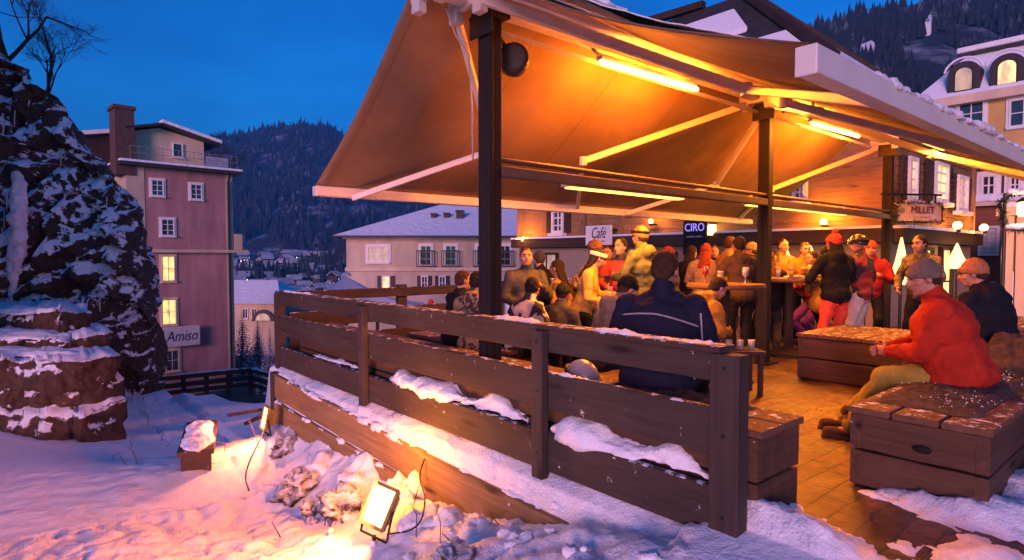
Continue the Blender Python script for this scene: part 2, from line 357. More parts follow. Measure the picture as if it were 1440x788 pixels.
# ------------------------------------------------------------------ fence on the terrace edge
def jitter_board(mb, p, q, w, h, n=14, amp=.004, up=(0, 0, 1), seed=0):
    p, q = V(p), V(q); d = q - p; u = V(up); sd = d.cross(u).normalized(); u2 = sd.cross(d).normalized(); rs = []
    for i in range(n + 1):
        c = p.lerp(q, i / n) + u2 * amp * noise.noise(V((i * .6, seed, 0))) + sd * amp * noise.noise(V((i * .7, seed, 9)))
        e = .006; W2, H2 = w / 2, h / 2
        rs.append([c + sd * a + u2 * b_ for a, b_ in ((-W2 + e, -H2), (W2 - e, -H2), (W2, -H2 + e), (W2, H2 - e), (W2 - e, H2), (-W2 + e, H2), (-W2, H2 - e), (-W2, -H2 + e))])
    return mb.rings(rs)
fence = thing('wooden_fence', 'weathered dark plank fence along the snowy terrace edge in the foreground', 'fence', (XF, YF0, 0))
for zc, h in ((.805, .15), (.48, .24), (.075, .25)):
    jitter_board(MB(), (XF, YF0 + .05, zc), (XF, YF1, zc), .045, h, 30, .006, seed=zc).build('fence_board', W_FENCE, fence)
jitter_board(MB(), (XF + .02, YF0, .892), (XF + .02, YF1 + .03, .892), .15, .03, 30, .004, seed=4).build('top_rail', W_FENCE, fence)
for u in (512, 760):
    y = P(u, 560, X=XF - .05).y
    MB().box(XF - .085, XF - .0255, y - .05, y + .05, -.09, .872).build('post', W_FENCE_Z, fence, bevel=.006)
MB().box(XF - .05, XF + .06, YF1 - .02, YF1 + .09, -.1, .875).build('post', W_FENCE_Z, fence, bevel=.006)
MB().obox((XF - .01, YF0 - .03, .40), (.05, 0, 0), (0, .078, 0), (0, 0, .476)).build('end_post', W_FENCE_Z, fence, bevel=.008)
for y in (P(512, 560, X=XF - .05).y, P(760, 560, X=XF - .05).y):
    for z in (.80, .48, .08): MB().tube([(XF - .0855, y + .012 * math.sin(z * 40), z), (XF - .09, y + .012 * math.sin(z * 40), z)], .009, 8).build('screw_head', BLACK, fence)
for z in (.48, .08, .81): MB().tube([(XF - .0605, YF0 - .03, z), (XF - .065, YF0 - .03, z)], .01, 8).build('screw_head', BLACK, fence)
# the fence at the back edge, running away to the right
bf = thing('wooden_fence', 'dark plank fence along the back edge of the terrace, seen past the seated guests', 'fence', (XF, YF1, 0))
for zc, h in ((.83, .13), (.52, .2), (.2, .2)):
    jitter_board(MB(), (XF + .12, YF1 + .03, zc), (6.3, YF1 + .03, zc), .045, h, 14, .005, seed=zc).build('fence_board', W_FENCE_X, bf)
for x in (4.5, 6.35): MB().box(x - .07, x + .07, YF1 + .055, YF1 + .15, -.05, .93).build('post', W_FENCE_Z, bf, bevel=.006)
# snow lying on the lower board of the fence and on the top rail
def ypx(u): return P(u, 600, X=XF + .06).y
for i, (a, b_, h, w) in enumerate(((548, 742, .15, .12), (772, 1000, .17, .12), (440, 502, .07, .06))):
    snow_ridge('snow_heap', [(XF + .085, ypx(a), .19), (XF + .085, (ypx(a) + ypx(b_)) / 2, .19), (XF + .085, ypx(b_), .19)], w, h, seed=i * 3.1, bs=.35)
for i, (a, b_) in enumerate(((690, 760), (830, 905), (912, 1000), (398, 440))):
    snow_ridge('snow_crust', [(XF + .02, P(a, 480, X=XF).y, .905), (XF + .02, P(b_, 480, X=XF).y, .905)], .055, .012, seed=i + 20, bs=.1)
snow_ridge('snow_crust', [(XF, ypx(790), .598), (XF, ypx(850), .598)], .02, .012, seed=31)
# ------------------------------------------------------------------ timber retaining boards below the ledge
rw = thing('timber_retaining_wall', 'long low retaining wall of broad planks holding the snowy ledge below the fence', 'retaining wall', (2.6, 4.5, -.8))
a0 = P(388, 524, X=2.58).y; zt0 = P(388, 526, X=2.58).z; zt1 = P(809, 743, X=2.58).z; ym = P(598, 634, X=2.58).y; a1 = P(812, 745, X=2.58).y
zm = zt0 + (zt1 - zt0) * (a0 - ym) / (a0 - a1)
jitter_board(MB(), (2.585, a0, zt0 - .15), (2.585, ym, zm - .15), .05, .29, 16, .008, seed=3).build('plank', W_BOARD, rw)
jitter_board(MB(), (2.57, a0, zt0 - .50), (2.57, ym + .1, zm - .47), .05, .34, 16, .008, seed=5).build('plank', W_BOARD, rw)
jitter_board(MB(), (2.56, ym + .02, zm - .18), (2.56, a1 - .1, zt1 - .155), .055, .34, 12, .008, seed=7).build('plank', W_BOARD, rw)
jitter_board(MB(), (2.545, ym + .1, zm - .53), (2.545, a1 + .6, zt1 - .5), .05, .34, 12, .008, seed=9).build('plank', W_BOARD, rw)
MB().box(2.535, 2.62, a0 - .01, a0 + .09, -1.05, zt0 + .02).build('post', W_FENCE_Z, rw, bevel=.006)
jitter_board(MB(), (2.63, a0 + .06, zt0 - .15), (3.5, a0 + .06, zt0 - .15), .05, .29, 6, .006, seed=13).build('plank', W_BOX_X, rw)
snow_ridge('snow_clump', [(2.53, ym + .16, zm - .33), (2.53, ym - .06, zm - .33)], .07, .19, seed=41, bs=.3)
for i in range(8):
    t = (i + .5) / 8; y = a0 + (ym - a0) * t; z = zt0 + (zm - zt0) * t - .325
    snow_ridge('snow_crust', [(2.55, y + .13, z), (2.55, y - .1 * random.random(), z)], .022, .022, seed=50 + i)
# lumps along the ledge brink
snow_ridge('snow_heap', [(2.61, a0 - .1, zt0 - .03), (2.61, ym, zm - .03)], .06, .05, seed=61, bs=.5)
snow_ridge('snow_heap', [(2.62, ym - .1, zm - .02), (2.62, a1, zt1 - .04)], .07, .055, seed=62, bs=.5)
# rocks poking out of the bank under the planks
ROCK = rocksnow('bank_rock', (.015, .008, .005), (.075, .04, .02), 4.5, .38, .06, .42)
def rock(u, v, size, label, seed, squash=.7, zz=None):
    p = P(u, v, z=zz) if zz is not None else None
    if p is None:
        o0 = V((0, 0, CAM_H)); h = gbvh.ray_cast(o0, ray(u, v).normalized()); p = h[0]
    mb = MB(); mb.ell((0, 0, 0), (size, size * .8, size * squash), seg=44, rg=28); me = mb.mesh('rock')
    bumpy(me, size * .75, 1.7 / size, seed, oct=3); bumpy(me, size * .12, 4 / size, seed + 4, oct=3)
    o = link('rock', me, ROCK, smooth=True); o.location = p + V((0, 0, -size * .05)); o.rotation_euler = (seed, seed * .7, seed * 2)
    return tag(o, label, 'rock', 'rocks in the snow bank')
rock(398, 632, .17, 'jagged brown rock under the far end of the retaining planks', 1.3)
rock(418, 692, .19, 'brown rock with clefts on the steep snow bank, left of the floodlight', 2.1)
rock(443, 722, .12, 'small brown stone low on the snow bank left of the floodlight', 3.7)
rock(486, 722, .2, 'orange lit rock just left of the glowing floodlight', 4.2, .95)
rock(640, 788, .12, 'brown stone at the bottom edge right of the floodlight', 5.5)
rock(265, 604, .06, 'little dark stone lying in the flat snow above the bench', 6.1)
for i, (u, v, s) in enumerate(((455, 655, .2), (505, 672, .22), (560, 700, .2), (585, 735, .16), (440, 675, .14), (620, 735, .15), (670, 752, .16), (720, 762, .13))):   # snow-covered boulders
    h = gbvh.ray_cast(V((0, 0, CAM_H)), ray(u, v).normalized()); mb = MB(); mb.ell((0, 0, 0), (s, s * .9, s * .8), seg=20, rg=14); me = mb.mesh('snow_mound'); bumpy(me, s * .5, 1.3 / s, i * 2.2, oct=3)
    o = kind(link('snow_mound', me, SNOW, smooth=True), 'stuff'); o.location = h[0] + V((.04, .02, -.05))
# snow heaps at the feet of the benches on the paving
snow_ridge('snow_heap', [(3.745, 1.42, -.02), (3.745, 1.1, -.02), (3.73, .75, -.02)], .075, .07, seed=73, bs=.6)
def slush():
    pk = [(P(u, v, z=0), a, w) for u, v, a, w in ((1050, 745, .10, .2), (1085, 712, .14, .13), (1060, 700, .12, .1), (1125, 755, .10, .22), (1170, 792, .07, .25), (1000, 775, .08, .25), (1095, 790, .10, .25), (1270, 705, .08, .1), (1310, 718, .10, .12), (1360, 732, .09, .13), (1425, 735, .16, .2), (1460, 700, .2, .3), (1400, 792, .10, .2), (1330, 800, .05, .25), (1240, 695, .05, .07))]
    xs_ = np.arange(2.3, 5.4, .03); ys_ = np.arange(-.6, 1.75, .03); mb = MB()
    for x in xs_:
        for y in ys_:
            h = sum(a * math.exp(-((x - p.x) ** 2 + (y - p.y) ** 2) / (w * w)) for p, a, w in pk) - .042
            q = V((x * 3, y * 3, 2)); n = .5 * abs(noise.noise(q)) + .3 * abs(noise.noise(q * 2.7)) + .25 * noise.noise(q * 7)
            h += .085 * (n - .25) + .03 * noise.noise(q * 2.2) + .018 * noise.noise(q * 13)
            if x < 2.75: h = min(h, .02) - .05 * (2.75 - x) / .45
            mb.v.append((x, y, h))
    n = len(ys_); mb.f = [(i * n + j, (i + 1) * n + j, (i + 1) * n + j + 1, i * n + j + 1) for i in range(len(xs_) - 1) for j in range(n - 1)]; mb.m = [0] * len(mb.f)
    kind(mb.build('trodden_snow', SNOW, smooth=True), 'stuff')
slush()
# lumps thrown up along the bank and the ledge
mb = MB(); rn = random.Random(3)
for i in range(25):
    u = rn.uniform(380, 1000); v = rn.uniform(600, 790) if i % 3 else rn.uniform(740, 790)
    h = gbvh.ray_cast(V((0, 0, CAM_H)), ray(u, v).normalized())
    if h[0] is None or h[0].x > 2.62 or h[0].y < .6: continue
    s = rn.uniform(.008, .035); mb.ell(h[0] + V((0, 0, s * .3)), (s * rn.uniform(.8, 1.5), s * rn.uniform(.8, 1.5), s * .8), Matrix.Rotation(rn.uniform(0, 6), 3, 'Z'), 7, 5)
me = mb.mesh('snow_lumps'); bumpy(me, .03, 22, 5, oct=3); kind(link('snow_lumps', me, SNOW, smooth=True), 'stuff')

# ------------------------------------------------------------------ rock face on the left
CLIFF = rocksnow('cliff_rock', (.006, .005, .006), (.085, .045, .03), 3.6, .375, .05, .36, crisp=True)
def cliff():
    # plan line from behind the left frame edge to the far right corner, then back; top profile falls to the right
    meas = [(u_ - 14, d_, v_ + 4) for u_, d_, v_ in [(-420, 6.5, -260), (-190, 9.0, -120), (-60, 10.2, 10), (0, 10.7, 52), (62, 11.1, 112), (105, 11.4, 182), (150, 11.7, 238), (192, 12.0, 292), (214, 12.2, 372), (224, 12.5, 440), (214, 13.4, 400), (150, 15, 300)]]
    plan = [((u - 720) / FPX * d, d) for u, d, v in meas]; top = [P(u, v, d=d + .7).z for u, d, v in meas]
    n, m = 210, 170; ve = []; fs = []
    for i in range(n + 1):
        s = i / n * (len(plan) - 1); k = min(int(s), len(plan) - 2); t = s - k; t2 = t * t * (3 - 2 * t) * .5 + t * .5
        x = plan[k][0] + (plan[k + 1][0] - plan[k][0]) * t2; d = plan[k][1] + (plan[k + 1][1] - plan[k][1]) * t2; tp = top[k] + (top[k + 1] - top[k]) * t
        for j in range(m + 1):
            h = j / m; lean = .7 * h ** 1.6 + (1.2 * max(0, h - .93) / .07 * 2)
            z = -1.9 + (tp + 1.9) * min(1, h / .93) + .5 * max(0, h - .93); xx = x * (d + lean) / d
            q = W(xx, d + lean, z); p2 = q * .55
            vo = noise.voronoi(V((q.x * .8 + .3 * noise.noise(q), q.y * .8, q.z * .55 + .3 * noise.noise(q * 1.7))))[0]; v2 = noise.voronoi(q * V((2.1, 2.1, 1.5)).x * 1. + V((.25 * noise.noise(q * 3), 0, 0)))[0]
            blk = (vo[1] - vo[0]) * .55 + (v2[1] - v2[0]) * .22
            f = noise.noise(p2) * .5 + noise.noise(p2 * 2.1 + V((7, 0, 0))) * .25 + blk - .35 + .10 * noise.noise(q * 4.3) + .05 * noise.noise(q * 9)
            tw = math.floor(q.z * 1.3 + noise.noise(q * .6) * 2.) ; stp = (q.z * 1.3 + noise.noise(q * .6) * 2. - tw) ** 2 * .3
            off = f - stp
            q = q - FW * off + V((0, 0, .2 * noise.noise(q * 1.9) + .1 * noise.noise(q * 5)))
            ve.append(q)
    fs = [(i * (m + 1) + j, (i + 1) * (m + 1) + j, (i + 1) * (m + 1) + j + 1, i * (m + 1) + j + 1) for i in range(n) for j in range(m)]
    mb = MB(); mb.add(ve, fs); return mb
cl = tag(cliff().build('rock_cliff', CLIFF, smooth=False), 'dark craggy rock face plastered with snow at the left edge', 'cliff')
cbvh = BVHTree.FromPolygons([v.co for v in cl.data.vertices], [p.vertices for p in cl.data.polygons])
def on_cliff(u, v, fb=10.):
    h = cbvh.ray_cast(V((0, 0, CAM_H)), ray(u, v).normalized()); return h[0] if h[0] else P(u, v, d=fb)
ICE = mat('frozen_water', (.62, .55, .6), .25, var=.2, sc=5, bump=.5, bsc=9, spec=.6)
mb = MB(); mb.cap((0, 0, 1.55), (.03, 0, .75), .1, .17); mb.cap((.03, 0, .75), (-.02, .02, -.2), .16, .1); mb.cap((-.02, .02, -.1), (-.05, 0, -.75), .09, .04)
mb.cap((.1, 0, 1.3), (.12, .02, .3), .07, .06); mb.cap((-.09, 0, 1.2), (-.08, .02, .35), .05, .05)
me = remeshed(mb, .025, 2); bumpy(me, .06, 5, 3, oct=3); ic = link('ice_column', me, ICE, smooth=True)
pp = on_cliff(36, 345); ic.location = pp - FW * .25 + V((0, 0, -.3)); ic.rotation_euler = (0, R(4), HEAD - R(90)); tag(ic, 'pinkish frozen column of ice hanging on the rock face', 'ice')
mb = MB(); rn = random.Random(9)
for i in range(38):
    h = cbvh.ray_cast(V((0, 0, CAM_H)), ray(rn.uniform(8, 200), rn.uniform(140, 500)).normalized())[0]; p = h; l = rn.uniform(.1, .5); r0 = rn.uniform(.01, .028)
    if h is None: continue
    mb.tube([p - FW * .1, p - FW * .12 + V((0, 0, -l * .6)), p - FW * .12 + V((0, 0, -l))], [r0, r0 * .6, .004], 6)
kind(tag(mb.build('icicles', ICE, smooth=True), 'thin icicles hanging in the clefts of the rock face', 'ice'), 'stuff')
# layered stone terrace wall in front of the rock face
STONE = rocksnow('ledge_stone', (.016, .008, .006), (.12, .06, .036), 3.4, .33, .05, .42, crisp=True)
def slab_wall():
    mb = MB(); rn = random.Random(4)
    lv = [(-1.4, -.80, 8.25, 135), (-.8, -.5, 8.5, 131), (-.5, -.1, 8.45, 124), (-.1, .1, 9.25, 118), (.1, .42, 9.85, 108)]
    for k, (z0, z1, d0, ur) in enumerate(lv):
        n = 60; xr = (ur - 720) / FPX * d0; xl = -9.6; fr = []; 
        for i in range(n + 1):
            x = xl + (xr - xl) * i / n; e = 1 - max(0, (i / n - .93) / .07) ** 2
            fr.append((x, d0 + .42 * noise.noise(V((x * .9, k * 3, 0))) + .16 * noise.noise(V((x * 4, k * 3, 0))) + (1 - e) * .6))
        front_t = [W(x, d, z1 + .13 * noise.noise(V((x * 1.4, k, 4)))) for x, d in fr]; front_b = [W(x, d - .03, z0 - .06) for x, d in fr]
        mid = [W(x, d - .06 - .06 * noise.noise(V((x * 5, k, 7))), (z0 + z1) / 2 + .08 * noise.noise(V((x * 3, k, 8)))) for x, d in fr]
        back_t = [W(x * 11 / d0, 11, z1 + .12) for x, d in fr]; back_b = [W(x * 11 / d0, 11, z0 - .06) for x, d in fr]
        mb.rings([[a, b_, c_, d_, e_] for a, b_, c_, d_, e_ in zip(front_b, mid, front_t, back_t, back_b)][::-1])
    return mb
me = slab_wall().mesh('stone_ledge')
bm = bmesh.new(); bm.from_mesh(me); bmesh.ops.subdivide_edges(bm, edges=bm.edges[:], cuts=3, use_grid_fill=True); bm.normal_update(); bm.to_mesh(me); bm.free()
bumpy(me, .09, 2.2, 2, oct=3); bumpy(me, .05, 6.5, 5, axis=None, oct=3)
tag(link('stone_ledge', me, STONE, smooth=True), 'reddish brown layered stone ledge with snow on every step, left edge', 'rock ledge')
for i, (u0, u1, v, d) in enumerate(((-60, 92, 455, 9.95), (-60, 100, 478, 9.3), (-60, 118, 505, 8.9), (30, 124, 545, 8.62), (-60, 60, 520, 8.75), (96, 132, 575, 8.4))):
    a, b_ = P(u0, v, d=d + .25), P(u1, v + 3, d=d + .25); b_.z = a.z
    zt = [.42, .1, -.1, -.8, -.5, -1.2][i] - .03; a.z = b_.z = zt
    snow_ridge('snow_bed', [a, (a + b_) / 2, b_], .42, .13, seed=80 + i, bs=.25, step=.06)
# ================================================================== BUILDINGS
class Facade:
    def __init__(s, o, e):
        s.o = V(o); s.o.z = 0; s.e = V((e[0], e[1], 0)).normalized(); s.n = V((s.e.y, -s.e.x, 0))
        if s.n.dot(V((0, 0, 0)) - s.o) < 0: s.n = -s.n
    def at(s, a, z, n=0.): return s.o + s.e * a + s.n * n + V((0, 0, z))
    def px(s, u, v):
        r = ray(u, v); t = s.n.dot(s.o - V((0, 0, CAM_H))) / s.n.dot(r); p = V((0, 0, CAM_H)) + r * t
        return (p - s.o).dot(s.e), p.z
    def rect(s, u0, v0, u1, v1):
        um, vm = (u0 + u1) / 2, (v0 + v1) / 2
        a0, a1 = s.px(u0, vm)[0], s.px(u1, vm)[0]; z1, z0 = s.px(um, v0)[1], s.px(um, v1)[1]
        return min(a0, a1), max(a0, a1), z0, z1
    def slab(s, mb, a0, a1, z0, z1, n0, n1):
        return mb.obox(s.at((a0 + a1) / 2, (z0 + z1) / 2, (n0 + n1) / 2), s.e * (a1 - a0) / 2, s.n * (n1 - n0) / 2, V((0, 0, (z1 - z0) / 2)))
def window(fc, root, r, pane=GLASS, frame=WHITE, surround=None, fw=.07, cols=2, rows=2, sill=True, depth=.1, nb=0., label=None, arch=False, shut=None):
    a0, a1, z0, z1 = r; mb = MB(); w = fw
    fc.slab(mb, a0, a0 + w, z0, z1, nb, nb + depth); fc.slab(mb, a1 - w, a1, z0, z1, nb, nb + depth)
    fc.slab(mb, a0 + w, a1 - w, z0, z0 + w, nb, nb + depth); fc.slab(mb, a0 + w, a1 - w, z1 - w, z1, nb, nb + depth)
    for i in range(1, cols): x = a0 + (a1 - a0) * i / cols; fc.slab(mb, x - w * .3, x + w * .3, z0 + w, z1 - w, nb, nb + depth * .55)
    for j in range(1, rows): z = z0 + (z1 - z0) * j / rows; fc.slab(mb, a0 + w, a1 - w, z - w * .25, z + w * .25, nb, nb + depth * .5)
    fr = mb.build('window', frame, root)
    if label: fr['label'] = label
    m2 = MB(); fc.slab(m2, a0 + w * .6, a1 - w * .6, z0 + w * .6, z1 - w * .6, nb - .02, nb + depth * .3); m2.build('pane', pane, fr)
    if surround:
        m3 = MB(); q = fw * 1.6
        for b_ in ((a0 - q, a0 - .002, z0 - q, z1 + q), (a1 + .002, a1 + q, z0 - q, z1 + q), (a0 - .002, a1 + .002, z1 + .002, z1 + q), (a0 - .002, a1 + .002, z0 - q, z0 - .002)): fc.slab(m3, *b_, nb - .02, nb + depth * .6)
        m3.build('surround', surround, fr)
    if sill:
        m4 = MB(); fc.slab(m4, a0 - fw, a1 + fw, z0 - .09, z0 - .005, nb, nb + depth + .08); m4.build('sill', frame, fr)
    if shut:
        for sd in (-1, 1):
            x0 = a0 - (a1 - a0) * .52 if sd < 0 else a1 + .02; x1 = x0 + (a1 - a0) * .5
            m5 = MB(); fc.slab(m5, x0, x1, z0, z1, nb, nb + .05)
            k = 7
            for i in range(k): z = z0 + (z1 - z0) * (i + .5) / k; fc.slab(m5, x0 + .04, x1 - .04, z - .02, z + .02, nb + .05, nb + .065)
            m5.build('shutter', shut, root)
    return fr
def letters(fc, txt, a, z, n, size, mt, parent, shear=0., wfit=None):
    cu = D.curves.new('txt', 'FONT'); cu.body = txt; cu.size = size; cu.extrude = .006; cu.align_x = 'CENTER'; cu.align_y = 'CENTER'; cu.shear = shear; cu.resolution_u = 3
    o = D.objects.new('txt', cu); col.objects.link(o); dg = C.evaluated_depsgraph_get(); me = D.meshes.new_from_object(o.evaluated_get(dg)); D.objects.remove(o)
    ex = fc.e if fc.e.dot(RT) > 0 else -fc.e
    w = max(v.co.x for v in me.vertices) - min(v.co.x for v in me.vertices); k = (wfit / w) if wfit else 1
    off = V(parent.get('_o', (0, 0, 0)))
    for v in me.vertices: v.co = fc.at(a, z, n) + ex * v.co.x * k + V((0, 0, v.co.y)) + fc.n * v.co.z - off
    return link('lettering', me, mt, parent)
def scrib(fc, a, z, n, w, h, mt, parent, k=7):
    mb = MB(); rn = random.Random(int(w * 1000))
    for i in range(k): x = a - w / 2 + w * (i + .5) / k; fc.slab(mb, x - w / k * .36, x + w / k * .3, z - h / 2, z + h / 2 * rn.uniform(.3, 1), n, n + .004)
    return mb.build('small_print', mt, parent)
INK = mat('sign_ink', (.02, .02, .025), .6, bump=0)

# ---------------- pink apartment block, left
oA, oB = P(178, 300, d=38), P(327, 300, d=42.5)
fp = Facade(oA, oB - oA); LW = (V((oB.x, oB.y)) - V((oA.x, oA.y))).length
pk = thing('apartment_block', 'tall pink and cream apartment block with small white windows behind the rock face', 'building', fp.at(LW / 2, -7.5))
zE = fp.px(300, 244)[1]; aW = fp.px(204, 300)[0]
mb = MB(); fp.slab(mb, aW, LW - .45, -8, zE, -9, 0); mb.build('wall', PINK, pk)
mb = MB(); fp.slab(mb, 0, aW - .003, -8, zE - .003, -9, .03); fp.slab(mb, LW - .447, LW, -8, zE - .003, -9, .03); mb.build('corner_wall', CREAM_D, pk)
zs = fp.px(270, 353)[1]
mb = MB(); fp.slab(mb, aW, LW + .9, zs - .12, zs + .08, -.1, .35); mb.build('string_course', CREAM_D, pk)
mb = MB(); fp.slab(mb, -.45, LW + .5, zE, zE + .22, -9.3, .6); mb.build('eave', ROOFDK, pk)
mb = MB(); fp.slab(mb, -.4, LW + .5, zE + .223, zE + .36, -9.2, .62); mb.build('snow_cover', SNOW_FAR, pk)
# set-back top floor under a low gable
aL, _ = fp.px(190, 210); aR, _ = fp.px(291, 220); zt = fp.px(240, 182)[1]; am = fp.px(228, 180)[0]; zl = fp.px(190, 180)[1]; zr = fp.px(300, 200)[1]; zpk = fp.px(228, 176)[1]
mb = MB(); mb.prism([fp.at(aL, zE + .3, -.6), fp.at(aR, zE + .3, -.6), fp.at(aR, zr, -.6), fp.at(am, zpk - .1, -.6), fp.at(aL, zl - .1, -.6)], fp.n * -8); mb.build('top_storey', CREAM, pk)
mb = MB(); t_ = .14
mb.prism([fp.at(aL - .5, zl - .1, .1), fp.at(am, zpk, .1), fp.at(am, zpk + t_, .1), fp.at(aL - .5, zl + t_ - .1, .1)], fp.n * -9)
mb.prism([fp.at(am + .002, zpk, .1), fp.at(aR + .9, zr - .2, .1), fp.at(aR + .9, zr + t_ - .2, .1), fp.at(am + .002, zpk + t_, .1)], fp.n * -9); rf = mb.build('roof', ROOFDK, pk)
mb = MB(); mb.prism([fp.at(am, zpk + t_ + .01, .15), fp.at(aR + .95, zr + t_ - .19, .15), fp.at(aR + .95, zr + t_ + .02, .15), fp.at(am, zpk + t_ + .2, .15)], fp.n * -9); mb.build('snow_cover', SNOW_FAR, rf)
a_, z_ = fp.px(175, 154); b_, z2 = fp.px(187, 236)
mb = MB(); fp.slab(mb, a_ - .55, a_ + .5, z2 - .5, z_, -1.4, .1); fp.slab(mb, a_ - .65, a_ + .6, z_ + .003, z_ + .22, -1.5, .2); mb.build('chimney', mat('chimney_brick', (.09, .05, .045), .9, sc=4), rf)
window(fp, pk, fp.rect(246, 200, 261, 220), cols=1, rows=1, nb=-.6, surround=None)
for r in ((212, 253, 230, 276), (267, 259, 284, 281), (226, 308, 245, 332)): window(fp, pk, fp.rect(*r), surround=WHITE, cols=2, rows=3)
for i, r in enumerate(((227, 360, 246, 396), (227, 421, 248, 457))): window(fp, pk, fp.rect(*r), pane=LIT, frame=CREAM, surround=CREAM, cols=2, rows=2, label='lit yellow window')
window(fp, pk, fp.rect(232, 492, 252, 522), frame=CREAM, surround=CREAM, cols=2, rows=2)
mb = MB(); 
for i in range(15): a = aL - .4 + (LW - aL + .6) * i / 14; fp.slab(mb, a - .012, a + .012, zE + .35, zE + 1.2, .5, .52)
for z in (zE + .8, zE + 1.2): fp.slab(mb, aL - .4, LW + .2, z - .015, z + .015, .49, .53)
mb.build('terrace_railing', mat('rail_grey', (.25, .22, .2), .5, bump=0), pk)
r = fp.rect(293, 220, 319, 247); mb = MB(); fp.slab(mb, r[0], r[1] + .2, r[2] + .2, r[3], -.5, -.45); fp.slab(mb, r[1] + .2, r[1] + .26, r[2] + .2, r[3], -3, -.45); mb.build('terrace_screen', mat('frosted_glass', (.3, .33, .4), .3, bump=0), pk)
mb = MB(); mb.tube([fp.at(LW - .2, zE + .3, .5), fp.at(LW - .3, zE - .6, .12), fp.at(LW - .3, -8, .12)], .07); mb.build('drainpipe', BLACK, pk)
mb = MB(); fp.slab(mb, LW + .05, LW + .6, zs + .1, zs + 1.2, -1.2, .1); mb.build('balcony', CREAM_D, pk)
# dark roofed wing to the left
mb = MB(); a2 = fp.px(104, 190)[0]; z3 = fp.px(150, 182)[1]
mb.prism([fp.at(a2, z3 - .3, -3), fp.at(-.1, z3 + .25, -3), fp.at(-.1, -8, -3), fp.at(a2, -8, -3)], fp.n * -6); mb.build('side_wing', wood('wing_timber', (.05, .03, .025), 'z'), pk)
mb = MB(); mb.prism([fp.at(a2 - .3, z3 - .3, -2.6), fp.at(-.1, z3 + .3, -2.6), fp.at(-.1, z3 + .55, -2.6), fp.at(a2 - .3, z3 - .05, -2.6)], fp.n * -7); mb.build('wing_roof', SNOW_FAR, pk)
# its hanging sign, square to the wall edge
r = fp.rect(226, 458, 278, 486)
sg = thing('shop_sign', 'white sign with black italic lettering on the pink apartment block', 'sign', fp.at((r[0] + r[1]) / 2, r[2], .5))
mb = MB(); fp.slab(mb, r[0], r[1], r[2], r[3], .45, .52); mb.build('sign_board', mat('sign_white', (.5, .48, .47), .5, bump=.02), sg, bevel=.02)
letters(fp, 'Amiso', (r[0] + r[1]) / 2, (r[2] + r[3]) / 2, .526, 1.0, INK, sg, .25, 1.9)
mb = MB(); fp.slab(mb, r[0] + .2, r[0] + .28, r[3] - .3, r[3] - .2, 0, .45); fp.slab(mb, r[1] - .3, r[1] - .2, r[3] - .3, r[3] - .2, 0, .45); mb.build('bracket', BLACK, sg)

# ---------------- cream house in the middle distance
oA, oB = P(487, 360, d=37), P(760, 360, d=37.6); fh = Facade(oA, oB - oA); LH = (oB - oA).length
hs = thing('cream_house', 'cream hotel wing with blue snowy hipped roof seen under the awning', 'building', fh.at(LH / 2, -5.5))
zE = fh.px(600, 332)[1]; zb = fh.px(600, 379)[1]
mb = MB(); fh.slab(mb, 0, LH, -6, zE, -10, 0); mb.build('wall', CREAM_D, hs)
mb = MB(); fh.slab(mb, -.05, LH, zb - .1, zb + .12, -.1, .18); mb.build('string_course', CREAM, hs)
mb = MB(); fh.slab(mb, -.15, LH, zE - .18, zE - .003, -9.8, .25); mb.build('cornice', CREAM, hs)
zr_ = fh.px(600, 300)[1]; ar0 = fh.px(612, 300)[0]
e0, e1, e2, e3 = fh.at(-.6, zE, .9), fh.at(LH + .5, zE, .9), fh.at(LH + .5, zE, -10.9), fh.at(-.6, zE, -10.9); q0, q1 = fh.at(ar0, zr_ + .95, -5), fh.at(LH + .5, zr_ + .95, -5)
mb = MB(); dn = V((0, 0, -.16)); mb.add([e0, e1, e2, e3, q0, q1] + [p + V((0, 0, .0)) for p in ()], [(0, 1, 5, 4), (2, 3, 4, 5), (3, 0, 4), (0, 3, 2, 1), (1, 2, 5)]); rf = mb.build('roof', SNOW_FAR, hs)
mb = MB(); fh.slab(mb, -.62, LH + .5, zE - .1, zE - .003, .7, .95); fh.slab(mb, -.64, -.45, zE - .1, zE - .003, -10.9, .7); mb.build('gutter', ROOFDK, rf)
for u, v, s in ((570, 314, .3), (606, 306, .45), (625, 305, .45), (645, 304, .6), (716, 318, .5)):
    a, z = fh.px(u, v); mb = MB(); fh.slab(mb, a - s * .4, a + s * .4, z - 1, z + s * .7, -3.2 + s, -2.7 + s); fh.slab(mb, a - s * .5, a + s * .5, z + s * .7 + .003, z + s * .7 + .1, -3.3 + s, -2.6 + s); mb.build('chimney', ROOFDK, rf)
window(fh, hs, fh.rect(517, 346, 547, 369), pane=LIT_DIM, surround=WHITE, cols=3, rows=2, label='wide dimly lit window')
for u in (599, 634, 678, 710):
    r = fh.rect(u - 8, 345, u + 8, 374); fr = window(fh, hs, r, surround=WHITE, cols=2, rows=3, sill=False)
    mb = MB()
    for i in range(9): a = r[0] - .2 + (r[1] - r[0] + .4) * i / 8; fh.slab(mb, a - .02, a + .02, r[2], r[2] + .9, .3, .34)
    fh.slab(mb, r[0] - .22, r[1] + .22, r[2] + .9, r[2] + .95, .28, .36); fh.slab(mb, r[0] - .22, r[1] + .22, r[2] - .05, r[2], 0, .36); mb.build('balcony_rail', BLACK, hs)
window(fh, hs, fh.rect(537, 388, 549, 412), pane=LIT, cols=1, rows=2, shut=BLACK, label='lit yellow door window')
for u in (597, 622): window(fh, hs, fh.rect(u - 5, 388, u + 5, 408), cols=2, rows=2, shut=BLACK)
